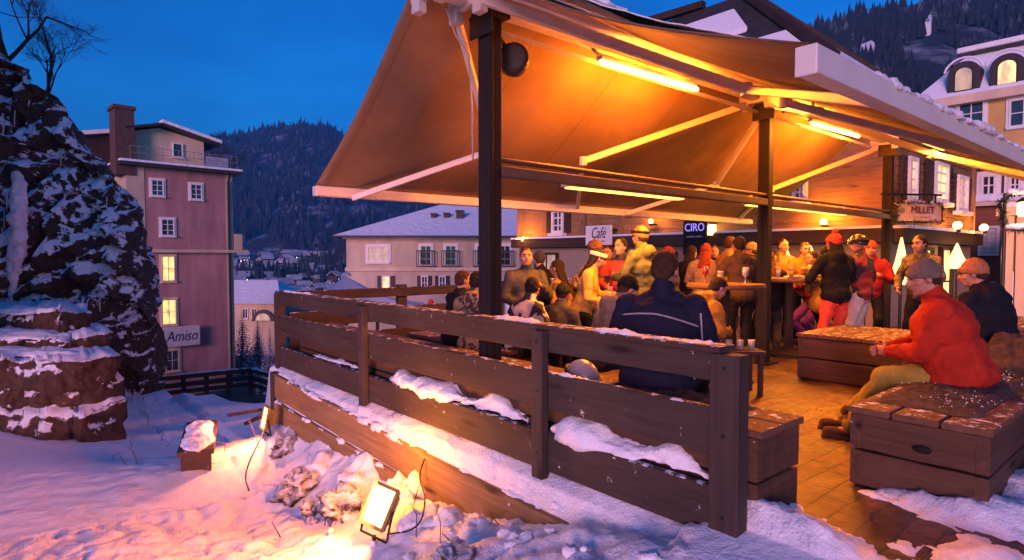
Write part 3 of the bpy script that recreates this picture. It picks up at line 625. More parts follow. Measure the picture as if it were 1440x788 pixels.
# eave lamps wash
# ---------------- small house with arched window, lower left
oA, oB = P(300, 420, d=66), P(394, 420, d=66); fs_ = Facade(oA, oB - oA); L3 = (oB - oA).length
h3 = thing('small_house', 'low pale house with bright blue snow roof and arched dormer, right of the pink block', 'building', fs_.at(L3 / 2, -14))
z1 = fs_.px(350, 427)[1]; z2 = fs_.px(350, 403)[1]
mb = MB(); fs_.slab(mb, 0, L3, -16, z1, -9, 0); mb.build('wall', CREAM_D, h3)
a0, a1 = fs_.px(335, 405)[0], fs_.px(368, 405)[0]; e = [fs_.at(-.4, z1, .5), fs_.at(L3 + .3, z1, .5), fs_.at(L3 + .3, z1, -9.5), fs_.at(-.4, z1, -9.5), fs_.at(a0 - 3, z2 + .5, -4.5), fs_.at(a1, z2 + .5, -4.5)]
mb = MB(); mb.add(e, [(0, 1, 5, 4), (1, 2, 5), (2, 3, 4, 5), (3, 0, 4), (0, 3, 2, 1)]); mb.build('roof', SNOW_FAR, h3)
a, z = fs_.px(371, 440); mb = MB(); mb.prism([fs_.at(a + 1.25 * math.cos(R(k)), z - .9 + 1.25 * math.sin(R(k)), .25) for k in range(0, 181, 15)], fs_.n * -1.5); dm = mb.build('arched_dormer', ROOFDK, h3)
mb = MB(); mb.prism([fs_.at(a + .8 * math.cos(R(k)), z - .85 + .8 * math.sin(R(k)), .3) for k in range(0, 181, 15)], fs_.n * -.1); mb.build('pane', LIT_DIM, dm)
for u in (345, 358): window(fs_, h3, fs_.rect(u - 4, 434, u + 4, 448), cols=2, rows=1)

# ---------------- timber chalet behind the bar
XC, YC = 12.7, 4.05; YL = P(730, 300, X=XC).y; XR = P(1366, 300, Y=YC).x
f1 = Facade((XC, YC, 0), (0, 1)); f2 = Facade((XC, YC, 0), (1, 0))
ch = thing('timber_chalet', 'dark timber chalet hotel with lap siding glowing orange behind the bar', 'building', (XC, YC, 0))
CHL = YL - YC; CHR = XR - XC; ZB0, ZB1, ZT = 1.58, 1.86, 3.75
mb = MB(); mb.box(XC, XR, YC, YL, -8.5, ZB0); mb.build('ground_floor_wall', mat('warm_plaster', (.28, .22, .16), .9, var=.1, sc=1.2, bump=.08), ch)
mb = MB(); mb.box(XC + .03, XR - .03, YC + .03, YL - .03, ZB0 + .003, ZT); mb.build('wall', W_DARK_Y, ch)
def siding(fc, a0, a1, z0, z1, nm, mt, nb=0.):
    mb = MB(); n = int((z1 - z0) / .17)
    for i in range(n):
        z = z0 + i * .17
        mb.prism([fc.at(a0, z, nb - .02), fc.at(a0, z, nb + .035), fc.at(a0, z + .18, nb + .008), fc.at(a0, z + .18, nb - .02)], fc.e * (a1 - a0))
    return mb.build(nm, mt, ch)
uA = lambda u: P(u, 300, X=XC).y - YC
siding(f1, uA(822), CHL - .1, ZB1, ZT, 'siding', W_SIDE); siding(f1, .15, uA(822) - .1, ZB1, ZT, 'siding', W_SIDE); siding(f2, .15, CHR - .12, ZB1, ZT, 'siding', W_SIDE_X)
mb = MB(); f1.slab(mb, -.05, CHL, ZB0 + .02, ZB1, .002, .34); f2.slab(mb, 0, CHR, ZB0 + .02, ZB1, .002, .25); mb.build('ledge_beam', W_DARK_Y, ch)
mb = MB(); f1.slab(mb, -.02, CHL, ZB1 + .003, ZB1 + .05, .05, .36); f2.slab(mb, 0, CHR, ZB1 + .003, ZB1 + .06, .03, .3); mb.build('ledge_snow', SNOW, ch)
for fc, a in ((f1, -.03), (f1, uA(822) - .06), (f1, uA(878)), (f1, CHL - .12), (f2, CHR - .14), (f1, uA(1086))):
    mb = MB(); fc.slab(mb, a, a + .14, ZB1 + .052, ZT, 0, .08); mb.build('corner_board', wood('trim', (.3, .18, .09), 'z'), ch)
SH = wood('shutter_wood', (.06, .035, .025), 'z')
for r in ((780, 296, 796, 328),): window(f1, ch, f1.rect(*r), pane=GLASS, nb=.05, shut=SH, rows=3)
window(f1, ch, f1.rect(1118, 246, 1138, 283), nb=.05, rows=3)
for i, r in enumerate(((1268, 222, 1280, 283), (1306, 230, 1324, 285), (1338, 248, 1352, 298))): window(f2, ch, f2.rect(*r), pane=LIT if i < 2 else LIT_DIM, nb=.05, rows=4, cols=2, shut=SH, label='lit white framed window' if i < 2 else None)
# ground floor openings
DOORGL = glow('lit_doorway', (1, .55, .16), 1.1)
for r in ((1288, 348, 1306, 420), (1318, 348, 1334, 420)): window(f2, ch, f2.rect(*r), pane=DOORGL, frame=W_DARK, rows=3, cols=1, sill=False)
for uu in (770, 930, 1060): 
    a = uA(uu); window(f1, ch, (a - .5, a + .5, .75, 1.45), pane=LIT_DIM, frame=W_DARK, rows=1, cols=2)
# hipped roof under thick snow, ending in a steep gablet
eo = .5; E = [V((XC - eo, YC - eo, ZT)), V((XR + eo, YC - eo, ZT)), V((XR + eo, YL + eo, ZT)), V((XC - eo, YL + eo, ZT))]
apx = P(1040, -6, X=XC + 3.2); apy = P(1000, 8, X=XC + 3.2); T0 = apx; T1 = V((T0.x, T0.y + 3.2, T0.z))
mb = MB(); mb.add(E + [T0, T1], [(0, 1, 4), (1, 2, 5, 4), (2, 3, 5), (3, 0, 4, 5), (0, 3, 2, 1)]); rf = mb.build('roof', ROOFDK, ch)
mb = MB(); up = V((0, 0, .16))
def patch(A_, B_, T_, T2, k0, k1, s0, s1):
    q = [A_.lerp(T_, k0).lerp(B_.lerp(T2, k0), s0), A_.lerp(T_, k0).lerp(B_.lerp(T2, k0), s1), A_.lerp(T_, k1).lerp(B_.lerp(T2, k1), s1), A_.lerp(T_, k1).lerp(B_.lerp(T2, k1), s0)]
    mb.prism([p + V((0, 0, .01)) for p in q], up)
patch(E[3], E[0], T1, T0, .02, .58, .03, .97); patch(E[3], E[0], T1, T0, .68, .86, .1, .86); patch(E[0], E[1], T0, T0, .02, .62, .05, .95); patch(E[0], E[1], T0, T0, .7, .84, .15, .85)
me_s = mb.build('snow_cover', SNOW, rf, bevel=.05)
mb = MB()
for a_, b_ in ((E[0], T0), (E[1], T0), (E[3], T1), (T0, T1)): mb.beam(a_.lerp(b_, .35) + V((0, 0, .1)), b_ + V((0, 0, .2)), .22, .2)
mb.build('hip_board', W_DARK, rf)
# signs on the chalet
r = f1.rect(838, 318, 874, 345); r = (r[0], r[1], r[2], r[3])
sg = thing('cafe_sign', 'pale sign board with handwritten lettering on the chalet wall, left of the green jacket', 'sign', f1.at((r[0] + r[1]) / 2, r[2], .4))
mb = MB(); f1.slab(mb, r[0], r[1], r[2], r[3], .38, .42); mb.build('sign_board', WHITE, sg); letters(f1, 'Café', (r[0] + r[1]) / 2, (r[2] + r[3]) / 2 + .05, .424, .42, INK, sg, .3, .5)
scrib(f1, (r[0] + r[1]) / 2, r[2] + .1, .424, .5, .03, INK, sg)
mb = MB(); f1.slab(mb, r[0] + .1, r[0] + .14, r[3] - .15, r[3] - .1, .05, .38); f1.slab(mb, r[1] - .14, r[1] - .1, r[3] - .15, r[3] - .1, .05, .38); mb.build('bracket', BLACK, sg)
r = f1.rect(980, 312, 1012, 338)
sg = thing('bar_sign', 'black sign reading CIRO in pale violet letters beside the square wall lantern', 'sign', f1.at((r[0] + r[1]) / 2, r[2], .6))
mb = MB(); f1.slab(mb, r[0], r[1], r[2] - .35, r[3], .5, .56); mb.build('sign_board', BLACK, sg); letters(f1, 'CIRO', (r[0] + r[1]) / 2, (r[2] + r[3]) / 2 + .06, .565, .26, glow('violet_letters', (.3, .2, 1), .45, False), sg, 0, .5)
scrib(f1, (r[0] + r[1]) / 2, (r[2] + r[3]) / 2 - .14, .562, .42, .035, mat('grey_letters', (.4, .38, .45), .6, bump=0), sg)
mb = MB(); f1.slab(mb, r[0] + .05, r[0] + .1, r[3] - .12, r[3] - .05, .05, .5); f1.slab(mb, r[1] - .1, r[1] - .05, r[3] - .12, r[3] - .05, .05, .5); mb.build('bracket', BLACK, sg)
# hanging MILLET sign with its garland
oS = P(1258, 300, d=9.6); oS2 = P(1325, 300, d=9.75); f3 = Facade(oS, oS2 - oS); r = f3.rect(1259, 286, 1323, 312); am_ = (r[0] + r[1]) / 2
sg = thing('hanging_sign', 'whitish sign reading MILLET edged with dark garland, right of the last awning post', 'sign', f3.at(am_, r[2]))
mb = MB(); f3.slab(mb, r[0], r[1], r[2], r[3], -.02, .02); mb.build('sign_board', mat('sign_pale', (.55, .5, .55), .6, bump=.03), sg, bevel=.01)
letters(f3, 'MILLET', am_ + .06, (r[2] + r[3]) / 2 + .035, .022, .15, mat('sign_violet', (.09, .05, .1), .6, bump=0), sg, 0, .42)
SG = mat('sign_grey', (.3, .28, .3), .6, bump=0); scrib(f3, r[0] + .1, (r[2] + r[3]) / 2 + .035, .022, .1, .09, SG, sg, 4); scrib(f3, am_ + .05, r[2] + .075, .022, .3, .02, SG, sg, 9)
mb = MB(); rn = random.Random(5); per = []
for i in range(90):
    t = i / 90 * 4; k = int(t); q = t - k; c = [(r[0], r[3]), (r[1], r[3]), (r[1], r[2]), (r[0], r[2])]; a0, a1 = c[k], c[(k + 1) % 4]
    per.append((a0[0] + (a1[0] - a0[0]) * q, a0[1] + (a1[1] - a0[1]) * q))
for a, z in per:
    for _ in range(7):
        p = f3.at(a, z, rn.uniform(-.03, .04)); mb.tube([p, p + V((rn.gauss(0, .035), rn.gauss(0, .035), rn.gauss(0, .04)))], [.007, .001], 4)
mb.build('garland', mat('fir_twigs', (.02, .03, .018), .8), sg)
mb = MB(); f3.slab(mb, r[0] - .02, r[1], r[3] + .12, r[3] + .15, -.02, .02); f3.slab(mb, r[0] + .1, r[0] + .12, r[3], r[3] + .12, -.01, .01); f3.slab(mb, r[1] - .12, r[1] - .1, r[3], r[3] + .12, -.01, .01); f3.slab(mb, r[0] - .25, r[0] - .02, r[3] + .11, r[3] + .15, -.02, .02); mb.build('hanger', BLACK, sg)

# ---------------- ochre mansard hotel, upper right
XM = 34.; fm = Facade((XM, 0, 0), (0, 1))
ml = P(1292, 150, X=XM).y; mr = -9.
mh = thing('mansard_hotel', 'ochre hotel with snowy mansard roof and lit arched dormers, upper right', 'building', (XM, 0, 0))
a0, z0 = fm.px(1326, 141); zC = z0; _, zT2 = fm.px(1315, 88); zT2 = max(zT2, zC + 2.2)
mb = MB(); mb.box(XM, XM + 14, mr, ml, -1, zC - .4); mb.build('wall', mat('ochre_render', (.55, .35, .11), .9, var=.1, sc=.8, bump=.08), mh)
mb = MB(); mb.box(XM - .5, XM + 14, mr, ml + .5, zC - .397, zC); mb.build('cornice', CREAM, mh)
ri = 1.5; e = [V((XM - .35, mr, zC + .003)), V((XM + 14, mr, zC + .003)), V((XM + 14, ml + .35, zC + .003)), V((XM - .35, ml + .35, zC + .003))]
t = [V((XM + ri, mr, zT2)), V((XM + 12, mr, zT2)), V((XM + 12, ml - ri, zT2)), V((XM + ri, ml - ri, zT2))]
mb = MB(); mb.add(e + t, [(3, 0, 4, 7), (2, 3, 7, 6), (1, 2, 6, 5), (0, 1, 5, 4), (4, 5, 6, 7), (0, 3, 2, 1)]); rf = mb.build('roof', rocksnow('slate_snow', (.02, .02, .025), (.06, .06, .07), .35, .66, .08, .2), mh)
mb = MB(); mb.box(XM + ri - .3, XM + 12, mr, ml - ri + .3, zT2 + .003, zT2 + .12); mb.build('roof_edge', ROOFDK, rf)
mb = MB(); mb.box(XM + ri - .35, XM + 12, mr, ml - ri + .35, zT2 + .123, zT2 + .4); mb.build('snow_cover', SNOW_FAR, rf, bevel=.08)
for i, (u, v) in enumerate(((1356, 108), (1417, 98), (1478, 90))):
    fd = Facade((XM - .05, 0, 0), (0, 1)); a, z = fd.px(u, v); w = .62
    mb = MB()
    def arch(a, z, w, h, n0, n1, m_): 
        pts = [fd.at(a - w, z - h, n0), fd.at(a + w, z - h, n0)] + [fd.at(a + w * math.cos(R(k)), z + h * .15 + w * .9 * math.sin(R(k)), n0) for k in range(0, 181, 15)]
        m_.prism(pts, fd.n * (n1 - n0)); return m_
    dm = arch(a, z, w, .8, -1.8, .1, mb).build('dormer', ROOFDK, rf)
    arch(a, z, w * .5, .62, .1, .14, MB()).build('pane', [LIT_DIM, LIT, LIT][i], dm)
    arch(a, z, w * .6, .68, .095, .12, MB()).build('frame', W_DARK, dm)
    mb = MB(); pts = [fd.at(a + (w + .12) * math.cos(R(k)), z + .16 + (w * .9 + .12) * math.sin(R(k)), .15) for k in range(10, 171, 16)]; mb.tube(pts, .05, 6); mb.build('snow_cap', SNOW_FAR, dm)
for u, v in ((1440, 158), (1366, 160), (1500, 150)):
    a, z = fm.px(u, v); window(fm, mh, (a - .5, a + .5, z - .6, z + .6), surround=WHITE, cols=2, rows=2)
# ---------------- reddish town house on the right
XT = 24.; ft = Facade((XT, 0, 0), (0, 1)); tl = P(1362, 300, X=XT).y + .6
th = thing('town_house', 'reddish brown town house with white shuttered windows behind the seated pair', 'building', (XT, 0, 0))
zl = ft.px(1400, 290)[1]
BRN = mat('brown_red_render', (.22, .085, .05), .9, var=.15, sc=1)
mb = MB(); mb.box(XT, XT + 9, -6, tl, -.1, zl); mb.build('wall', BRN, th)
mb = MB(); mb.box(XT + .1, XT + 9, -6, tl - .05, zl + .3, 4.2); mb.build('upper_wall', mat('upper_timber', (.06, .035, .03), .8), th)
mb = MB(); mb.box(XT - .35, XT + 9, -6, tl + .2, zl + .003, zl + .12); mb.build('string_course', CREAM, th)
mb = MB(); mb.box(XT - .4, XT + .098, -6, tl + .25, zl + .123, zl + .36); mb.build('ledge_snow', SNOW_FAR, th, bevel=.05)
ftu = Facade((XT + .1, 0, 0), (0, 1))
for u, v0, v1, w in ((1391, 246, 276, 11), (1428, 246, 274, 9)): window(ftu, th, ftu.rect(u - w, v0, u + w, v1), surround=WHITE, cols=2, rows=2)
WSH = mat('white_shutters', (.55, .5, .42), .7, bump=.05)
for u, v0, v1, w in ((1391, 318, 360, 15), (1428, 322, 358, 9)):
    r = ft.rect(u - w, v0, u + w, v1); mb = MB(); fr = window(ft, th, r, pane=WSH, frame=WHITE, cols=2, rows=6, sill=False, depth=.08)
r = ft.rect(1384, 396, 1400, 425); window(ft, th, r, pane=WSH, frame=WHITE, cols=1, rows=1, sill=False)
mb = MB(); mb.prism([(XT - .5, tl + .6, 4.2), (XT + 4.5, tl + .6, 4.9), (XT + 9.5, tl + .6, 4.2)], (0, -7 - tl, 0)); mb.build('roof', SNOW_FAR, th)
# shop front with pilasters at the frame edge
XS = 17.5; fsf = Facade((XS, 0, 0), (0, 1)); sl = P(1413, 400, X=XS).y
sh = thing('small_shop', 'pale shop front with pilasters and lit glass door at the right edge', 'building', (XS, sl, 0))
mb = MB(); mb.box(XS, XS + 4, -6, sl, -.1, 2.25); mb.build('wall', mat('shop_stone', (.42, .38, .33), .8), sh)
mb = MB(); mb.box(XS - .25, XS + 4.1, -6, sl + .15, 2.253, 2.42); mb.build('cornice', CREAM, sh); mb = MB(); mb.box(XS - .2, XS + 4, -6, sl + .1, 2.423, 2.56); mb.build('snow_cover', SNOW, sh, bevel=.04)
for u in (1418, 1436, 1460): a, z = fsf.px(u, 400); mb = MB(); fsf.slab(mb, a - .09, a + .09, 0, 2.25, .002, .12); mb.build('pilaster', CREAM, sh)
window(fsf, sh, fsf.rect(1423, 382, 1432, 440), pane=LIT, cols=1, rows=3, sill=False, label='lit yellow shop window')
window(fsf, sh, fsf.rect(1440, 382, 1456, 440), pane=LIT, cols=1, rows=3, sill=False, label='lit yellow shop door')
# ================================================================== AWNING over the terrace
YB, XA0, XA1 = 3.72, 2.40, 10.85
YLB, ZLB, YRB, ZRB = 5.82, 1.99, 1.06, 2.10
aw = thing('double_awning', 'large two sided fabric awning on dark posts spread over the bar terrace', 'awning', (7.3, YB, 0))
PX = [P(691, 600, Y=YB).x, P(1075, 400, Y=YB).x, P(1246, 400, Y=YB).x]
PMAT = wood('post_timber', (.014, .011, .011), 'z')
for i, x in enumerate(PX):
    mb = MB(); w = .06; mb.box(x - w, x + w, YB - w, YB + w, 0, 3.16); 
    mb.box(x - w - .012, x - w + .03, YB + w - .06, YB + w + .012, .02, 3.1) 
    mb.box(x - w - .012, x - w + .03, YB - w - .012, YB - w + .06, .02, 3.1)
    po = mb.build('post', PMAT, aw, bevel=.006)
    MB().box(x - .13, x + .13, YB - .13, YB + .13, 0.003, .02).build('base_plate', BLACK, po)
    mb = MB(); mb.box(x - .1, x + .1, YB - .12, YB + .12, 3.163, 3.22); mb.box(x - .105, x - .09, YB - .14, YB + .14, 3.02, 3.2); mb.build('post_head', BLACK, po, bevel=.004)
mb = MB(); mb.beam((XA0, YB + .02, 3.3), (11.5, YB + .02, 3.3), .13, .15); mb.build('ridge_beam', STEEL, aw, bevel=.02)
mb = MB(); mb.tube([(XA0 - .03, YB + .17, 3.36), (XA1, YB + .17, 3.36)], .06, 14); mb.tube([(XA0 - .03, YB - .15, 3.36), (XA1, YB - .15, 3.36)], .06, 14); mb.build('fabric_roller', STEEL, aw, smooth=True)
mb = MB(); mb.beam((XA0 + .7, YB + .08, 3.13), (XA1, YB + .08, 3.13), .035, .03); mb.build('cable_duct', STEEL, aw)
mb = MB(); mb.box(XA0 - .05, XA1, YB - .24, YB + .26, 3.47, 3.50); mb.build('ridge_cover', STEEL, aw, bevel=.01)
for x in (XA0 - .01, PX[0] - .22, PX[1] + .2, PX[1] - .25, PX[2] - .2):
    mb = MB(); mb.box(x - .03, x + .03, YB - .2, YB + .22, 3.2, 3.45); mb.box(x - .035, x + .035, YB + .1, YB + .2, 3.12, 3.22); mb.box(x - .035, x + .035, YB - .2, YB - .1, 3.12, 3.22); mb.build('bracket', STEEL, aw, bevel=.005)
def fabricmat():
    m, nt, b = newmat('awning_fabric'); vec = coords(nt, (1, 1, 1))
    n = nd(nt, 'ShaderNodeTexNoise', Scale=.8, Detail=4., Roughness=.5, Distortion=.3); nt.links.new(coords(nt, (1.6, .45, .45)), n.inputs['Vector'])
    st = nd(nt, 'ShaderNodeTexNoise', Scale=.7, Detail=6., Roughness=.6); nt.links.new(vec, st.inputs['Vector'])
    sx = nt.nodes.new('ShaderNodeSeparateXYZ'); nt.links.new(vec, sx.inputs[0])
    pp = nd(nt, 'ShaderNodeMath', operation='PINGPONG'); nt.links.new(sx.outputs['X'], pp.inputs[0]); pp.inputs[1].default_value = .6
    seam = ramp(nt, pp.outputs[0], [(0, (.8, .78, .77)), (.012, (.86, .84, .83)), (.016, (1, 1, 1)), (.6, (1, 1, 1))])
    def mul(a, c, f):
        x = nd(nt, 'ShaderNodeMix', data_type='RGBA', blend_type='MULTIPLY'); x.inputs['Factor'].default_value = f; nt.links.new(a, x.inputs['A']); nt.links.new(c, x.inputs['B']); return x.outputs['Result']
    c2 = mul(ramp(nt, st.outputs['Fac'], [(.3, (.12, .085, .06)), (.6, (.21, .15, .105))]), seam, 1.)
    nt.links.new(c2, b.inputs['Base Color'])
    bp = nd(nt, 'ShaderNodeBump', Strength=.22, Distance=.12); nt.links.new(n.outputs['Fac'], bp.inputs['Height']); nt.links.new(bp.outputs['Normal'], b.inputs['Normal'])
    b.inputs['Roughness'].default_value = .8; b.inputs['Specular IOR Level'].default_value = .15; return m
FAB = fabricmat()
def fabric(y0, z0, y1, z1, sag, seed, x0=XA0, x1=XA1, k_=1.):
    n, m = 130, 26; top = []; 
    for i in range(n + 1):
        x = x0 + (x1 - x0) * i / n
        for j in range(m + 1):
            t = j / m; f = math.sin(math.pi * t)
            fold = .012 * k_ * math.sin(x * 5.1 + 1.3 * t + seed) * f + .05 * k_ * noise.noise(V((x * 1.5, t * 1.2, seed))) * f
            ed = 0.05 * f * (1 if i in (0,) else 0)
            seam = -.012 * f if abs((x - x0) % 1.2 - .6) < .04 else 0
            top.append(V((x - ed * 0, y0 + (y1 - y0) * t, z0 + (z1 - z0) * t - sag * f + fold + seam)))
    mb = MB(); k = len(top); mb.add(top + [p - V((0, 0, .006)) for p in top], [])
    def q(i, j, o=0): return o + i * (m + 1) + j
    fs = []
    for i in range(n):
        for j in range(m):
            a = (q(i, j), q(i + 1, j), q(i + 1, j + 1), q(i, j + 1)); fs.append(a); fs.append(tuple(x + k for x in a[::-1]))
    for i in range(n):
        for j in (0, m): fs.append((q(i, j), q(i, j, k), q(i + 1, j, k), q(i + 1, j)))
    for j in range(m):
        for i in (0, n): fs.append((q(i, j), q(i, j + 1), q(i, j + 1, k), q(i, j, k)))
    mb.f += fs; mb.m += [0] * len(fs); return mb
fabric(YB + .2, 3.40, YLB, ZLB + .06, .10, 0).build('fabric', FAB, aw, smooth=True)
fabric(YB - .18, 3.40, YRB, ZRB + .07, .10, 4, k_=.5).build('fabric', FAB, aw, smooth=True)
BAR = mat('bar_aluminium', (.62, .58, .52), .4, var=.06, bump=.02)
mb = MB(); mb.beam((XA0 - .02, YLB, ZLB), (XA1, YLB, ZLB), .1, .1); mb.build('front_bar', BAR, aw, bevel=.015)
mb = MB(); mb.beam((XA0 - .02, YRB, ZRB), (XA1, YRB, ZRB), .08, .11); mb.beam((XA0 - .03, YRB, ZRB - .003), (XA0 - .021, YRB, ZRB - .003), .085, .115); mb.build('front_bar', BAR, aw, bevel=.015)
ARM = mat('arm_aluminium', (.6, .55, .48), .4, var=.06, bump=.02)
def arm(sh, el, ti):
    mb = MB(); mb.beam(sh, el, .05, .075); o = mb.build('folding_arm', ARM, aw, bevel=.008)
    mb = MB(); mb.beam(el, ti, .045, .06); mb.build('forearm', ARM, o, bevel=.008)
    mb = MB(); mb.tube([V(el) + V((0, 0, .05)), V(el) - V((0, 0, .05))], .045, 10); mb.build('elbow_joint', ARM, o)
def onplane(u, v, side=1, drop=.12):
    """point just under the left (or right) sheet that the photo shows at u, v"""
    y0, z0, y1, z1 = (YB, 3.4, YLB, ZLB) if side > 0 else (YB, 3.4, YRB, ZRB)
    r = ray(u, v); k = (z1 - z0) / (y1 - y0); t = (z0 - drop - CAM_H - k * y0) / (r.z - k * r.y); return V((0, 0, CAM_H)) + r * t
arm(onplane(645, 32), onplane(692, 212, drop=.2), P(495, 279, Y=YLB - .05))
arm(onplane(1048, 148), onplane(820, 227, drop=.2), P(812, 292, Y=YLB - .05))
arm(onplane(1064, 172), onplane(1007, 260, drop=.2), P(880, 301, Y=YLB - .05))
arm(onplane(1232, 210), onplane(1085, 266, drop=.2), P(1040, 307, Y=YLB - .05))
for x, x2 in ((2.7, 4.6), (6.9, 5.2), (7.6, 9.3), (10.7, 9.4)):
    arm((x, YB - .2, 3.2), (x2, YB - 1.2, 2.68), (x + .3 * (x2 - x), YRB + .06, ZRB + .0))
# horizontal rail between the posts with glowing strips under it
RZ = 2.01
mb = MB()
for a, b_ in ((PX[0] + .062, PX[1] - .065), (PX[1] + .065, PX[2] - .065)): mb.beam((a, YB - .02, RZ), (b_, YB - .02, RZ), .09, .085); mb.tube([(a, YB - .03, RZ + .09), (b_, YB - .03, RZ + .09)], .022, 10)
mb.build('cross_rail', mat('rail_brown', (.09, .06, .045), .5, bump=.05), aw, bevel=.008)
# snow on the outer sheet and bar
snow_ridge('awning_snow', [(XA0 + .05, YRB - .0, ZRB + .04), (5, YRB, ZRB + .05), (XA1, YRB, ZRB + .05)], .06, .05, seed=90, bs=.3)
snow_ridge('awning_snow', [(XA0 + .02, YB + .0, 3.5), (7, YB, 3.5), (XA1, YB, 3.5)], .26, .10, seed=91, bs=.3)
mb = fabric(YB - .3, 3.43, YRB + .03, ZRB + .1, .075, 4, XA0 + .25, XA1, .5); me = mb.mesh('awning_snow'); bumpy(me, .012, 5, 3, axis=(0, 0, 1)); kind(link('awning_snow', me, SNOW, smooth=True), 'stuff')
# loudspeaker behind the first post
lsp = thing('loudspeaker', 'round black loudspeaker hung beside the top of the nearest awning post', 'loudspeaker', P(722, 84, X=PX[0] + .3))
c = V(lsp.location); mb = MB(); mb.tube([c + FW * .16, c + FW * .05, c - FW * .06], [.09, .13, .125], 18); mb.build('housing', BLACK, lsp, smooth=True, bevel=.01)
mb = MB(); mb.tube([c - FW * .062, c - FW * .075], [.11, .095], 18); mb.build('grille', mat('grille', (.03, .028, .026), .7, sc=60), lsp)
mb = MB(); mb.beam(c - RT * .05 + V((0, 0, .08)), V((PX[0] + .05, YB, c.z + .12)), .03, .03); mb.build('bracket', BLACK, lsp)
# cable tied down the post
mb = MB(); mb.tube([(PX[0] - .35, YB + .1, 3.2), (PX[0] - .25, YB + .11, 3.02), (PX[0] - .13, YB + .11, 2.9), (PX[0] - .1, YB + .11, 2.5), (PX[0] - .1, YB + .1, 2.1)], .008, 6); tag(mb.build('cable', mat('grey_cable', (.3, .28, .27), .5, bump=0), smooth=True), 'thin grey cable looping from the awning beam down the nearest post', 'cable')

# ================================================================== LAMPS and added glows
def lamp(kind_, name, loc, e, color=ORANGE, size=.1, tgt=None, size_y=None, angle=None, spread=None, blend=.5):
    l = D.lights.new(name, kind_); l.energy = e; l.color = color; o = D.objects.new(name, l); col.objects.link(o); o.location = loc
    if kind_ in ('POINT', 'SPOT'): l.shadow_soft_size = size
    if kind_ == 'AREA':
        l.size = size
        if size_y: l.shape = 'RECTANGLE'; l.size_y = size_y
        if spread: l.spread = spread
    if kind_ == 'SPOT': l.spot_size = angle; l.spot_blend = blend
    if tgt is not None: o.rotation_euler = (V(tgt) - V(loc)).to_track_quat('-Z', 'Y').to_euler()
    return o
TUBE = glow('tube_glow', (1, .5, .1), 14, False)
K_TUBE, K_WALL, K_FLOOD, K_HEAT = 98, 10, 38, 56
def tube_lamp(p, q, label):
    p, q = V(p), V(q); t = thing('tube_light', label, 'lamp', (p + q) / 2, group='tube lights under the awning ridge')
    mb = MB(); mb.tube([p, q], .022, 10); mb.build('glowing_tube', TUBE, t, smooth=True)
    mb = MB(); mb.beam(p + V((0, .03, .05)), q + V((0, .03, .05)), .07, .045); mb.build('fitting', STEEL, t, bevel=.008)
    mb = MB()
    for x in (p, q): mb.beam(x + V((0, .03, .07)), x + V((0, .12, .16)), .03, .02)
    mb.build('clip', STEEL, t)
    for k in (.25, .75):
        c = p.lerp(q, k); lamp('POINT', 'tube_lamp', c + V((0, .0, -.12)), K_TUBE, ORANGE, .12)
tube_lamp(P(846, 88, Y=YB - .06), P(980, 126, Y=YB - .06), 'long glowing orange tube light nearest under the awning ridge')
tube_lamp(P(1142, 174, Y=YB - .06), P(1207, 192, Y=YB - .06), 'shorter glowing tube light beyond the middle awning post')
HEATG = glow('heater_glow', (1, .42, .05), 2.6, False)
def heater(p, q, label, up=False, w=.13):
    p, q = V(p), V(q); t = thing('glowing_strip', label, 'heater', (p + q) / 2, group='heaters on the awning frame')
    mb = MB(); d = (q - p).normalized(); mb.beam(p, q, w, .05); mb.build('housing', STEEL, t, bevel=.008)
    mb = MB(); mb.beam(p + d * .04 + V((0, -.0, -.032)), q - d * .04 + V((0, 0, -.032)), w * .7, .012); mb.build('glowing_element', HEATG, t)
    mb = MB(); 
    for x in (p + d * .1, q - d * .1): mb.beam(x + V((0, 0, .026)), x + V((0, .0, .1)), .03, .03, up=(1, 0, 0))
    mb.build('clip', STEEL, t)
    c = (p + q) / 2; lamp('AREA', 'heater_lamp', c + V((0, 0, -.06)), K_HEAT, (1, .3, .03), (q - p).length * .8, c - V((0, 0, 2)), .1)
def onY(u, v, y): return P(u, v, Y=y)
heater(onY(795, 259, YB + .35), onY(960, 277, YB + .35), 'orange glowing strip hung under the rail between first and middle post')  # reflected light along the rail, built as an emissive strip
heater(onY(1050, 285, YB + .3), onY(1190, 300, YB + .3), 'glowing strip under the rail, right of the middle post')  # second emissive strip added for the lit rail
heater(onY(1096, 147, YB - .35), onY(1148, 156, YB - .35), 'short box heater up beside the ridge just above the middle post', w=.2)
heater((8.6, 2.4, 2.78), (9.6, 2.4, 2.78), 'box heater hung under the right awning sheet near the last post', w=.2)
def curve(pts, n=3):
    pts = [V(p) for p in pts]
    for _ in range(n): pts = [pts[0]] + [q for a, b_ in zip(pts, pts[1:]) for q in (a.lerp(b_, .25), a.lerp(b_, .75))] + [pts[-1]]
    return pts
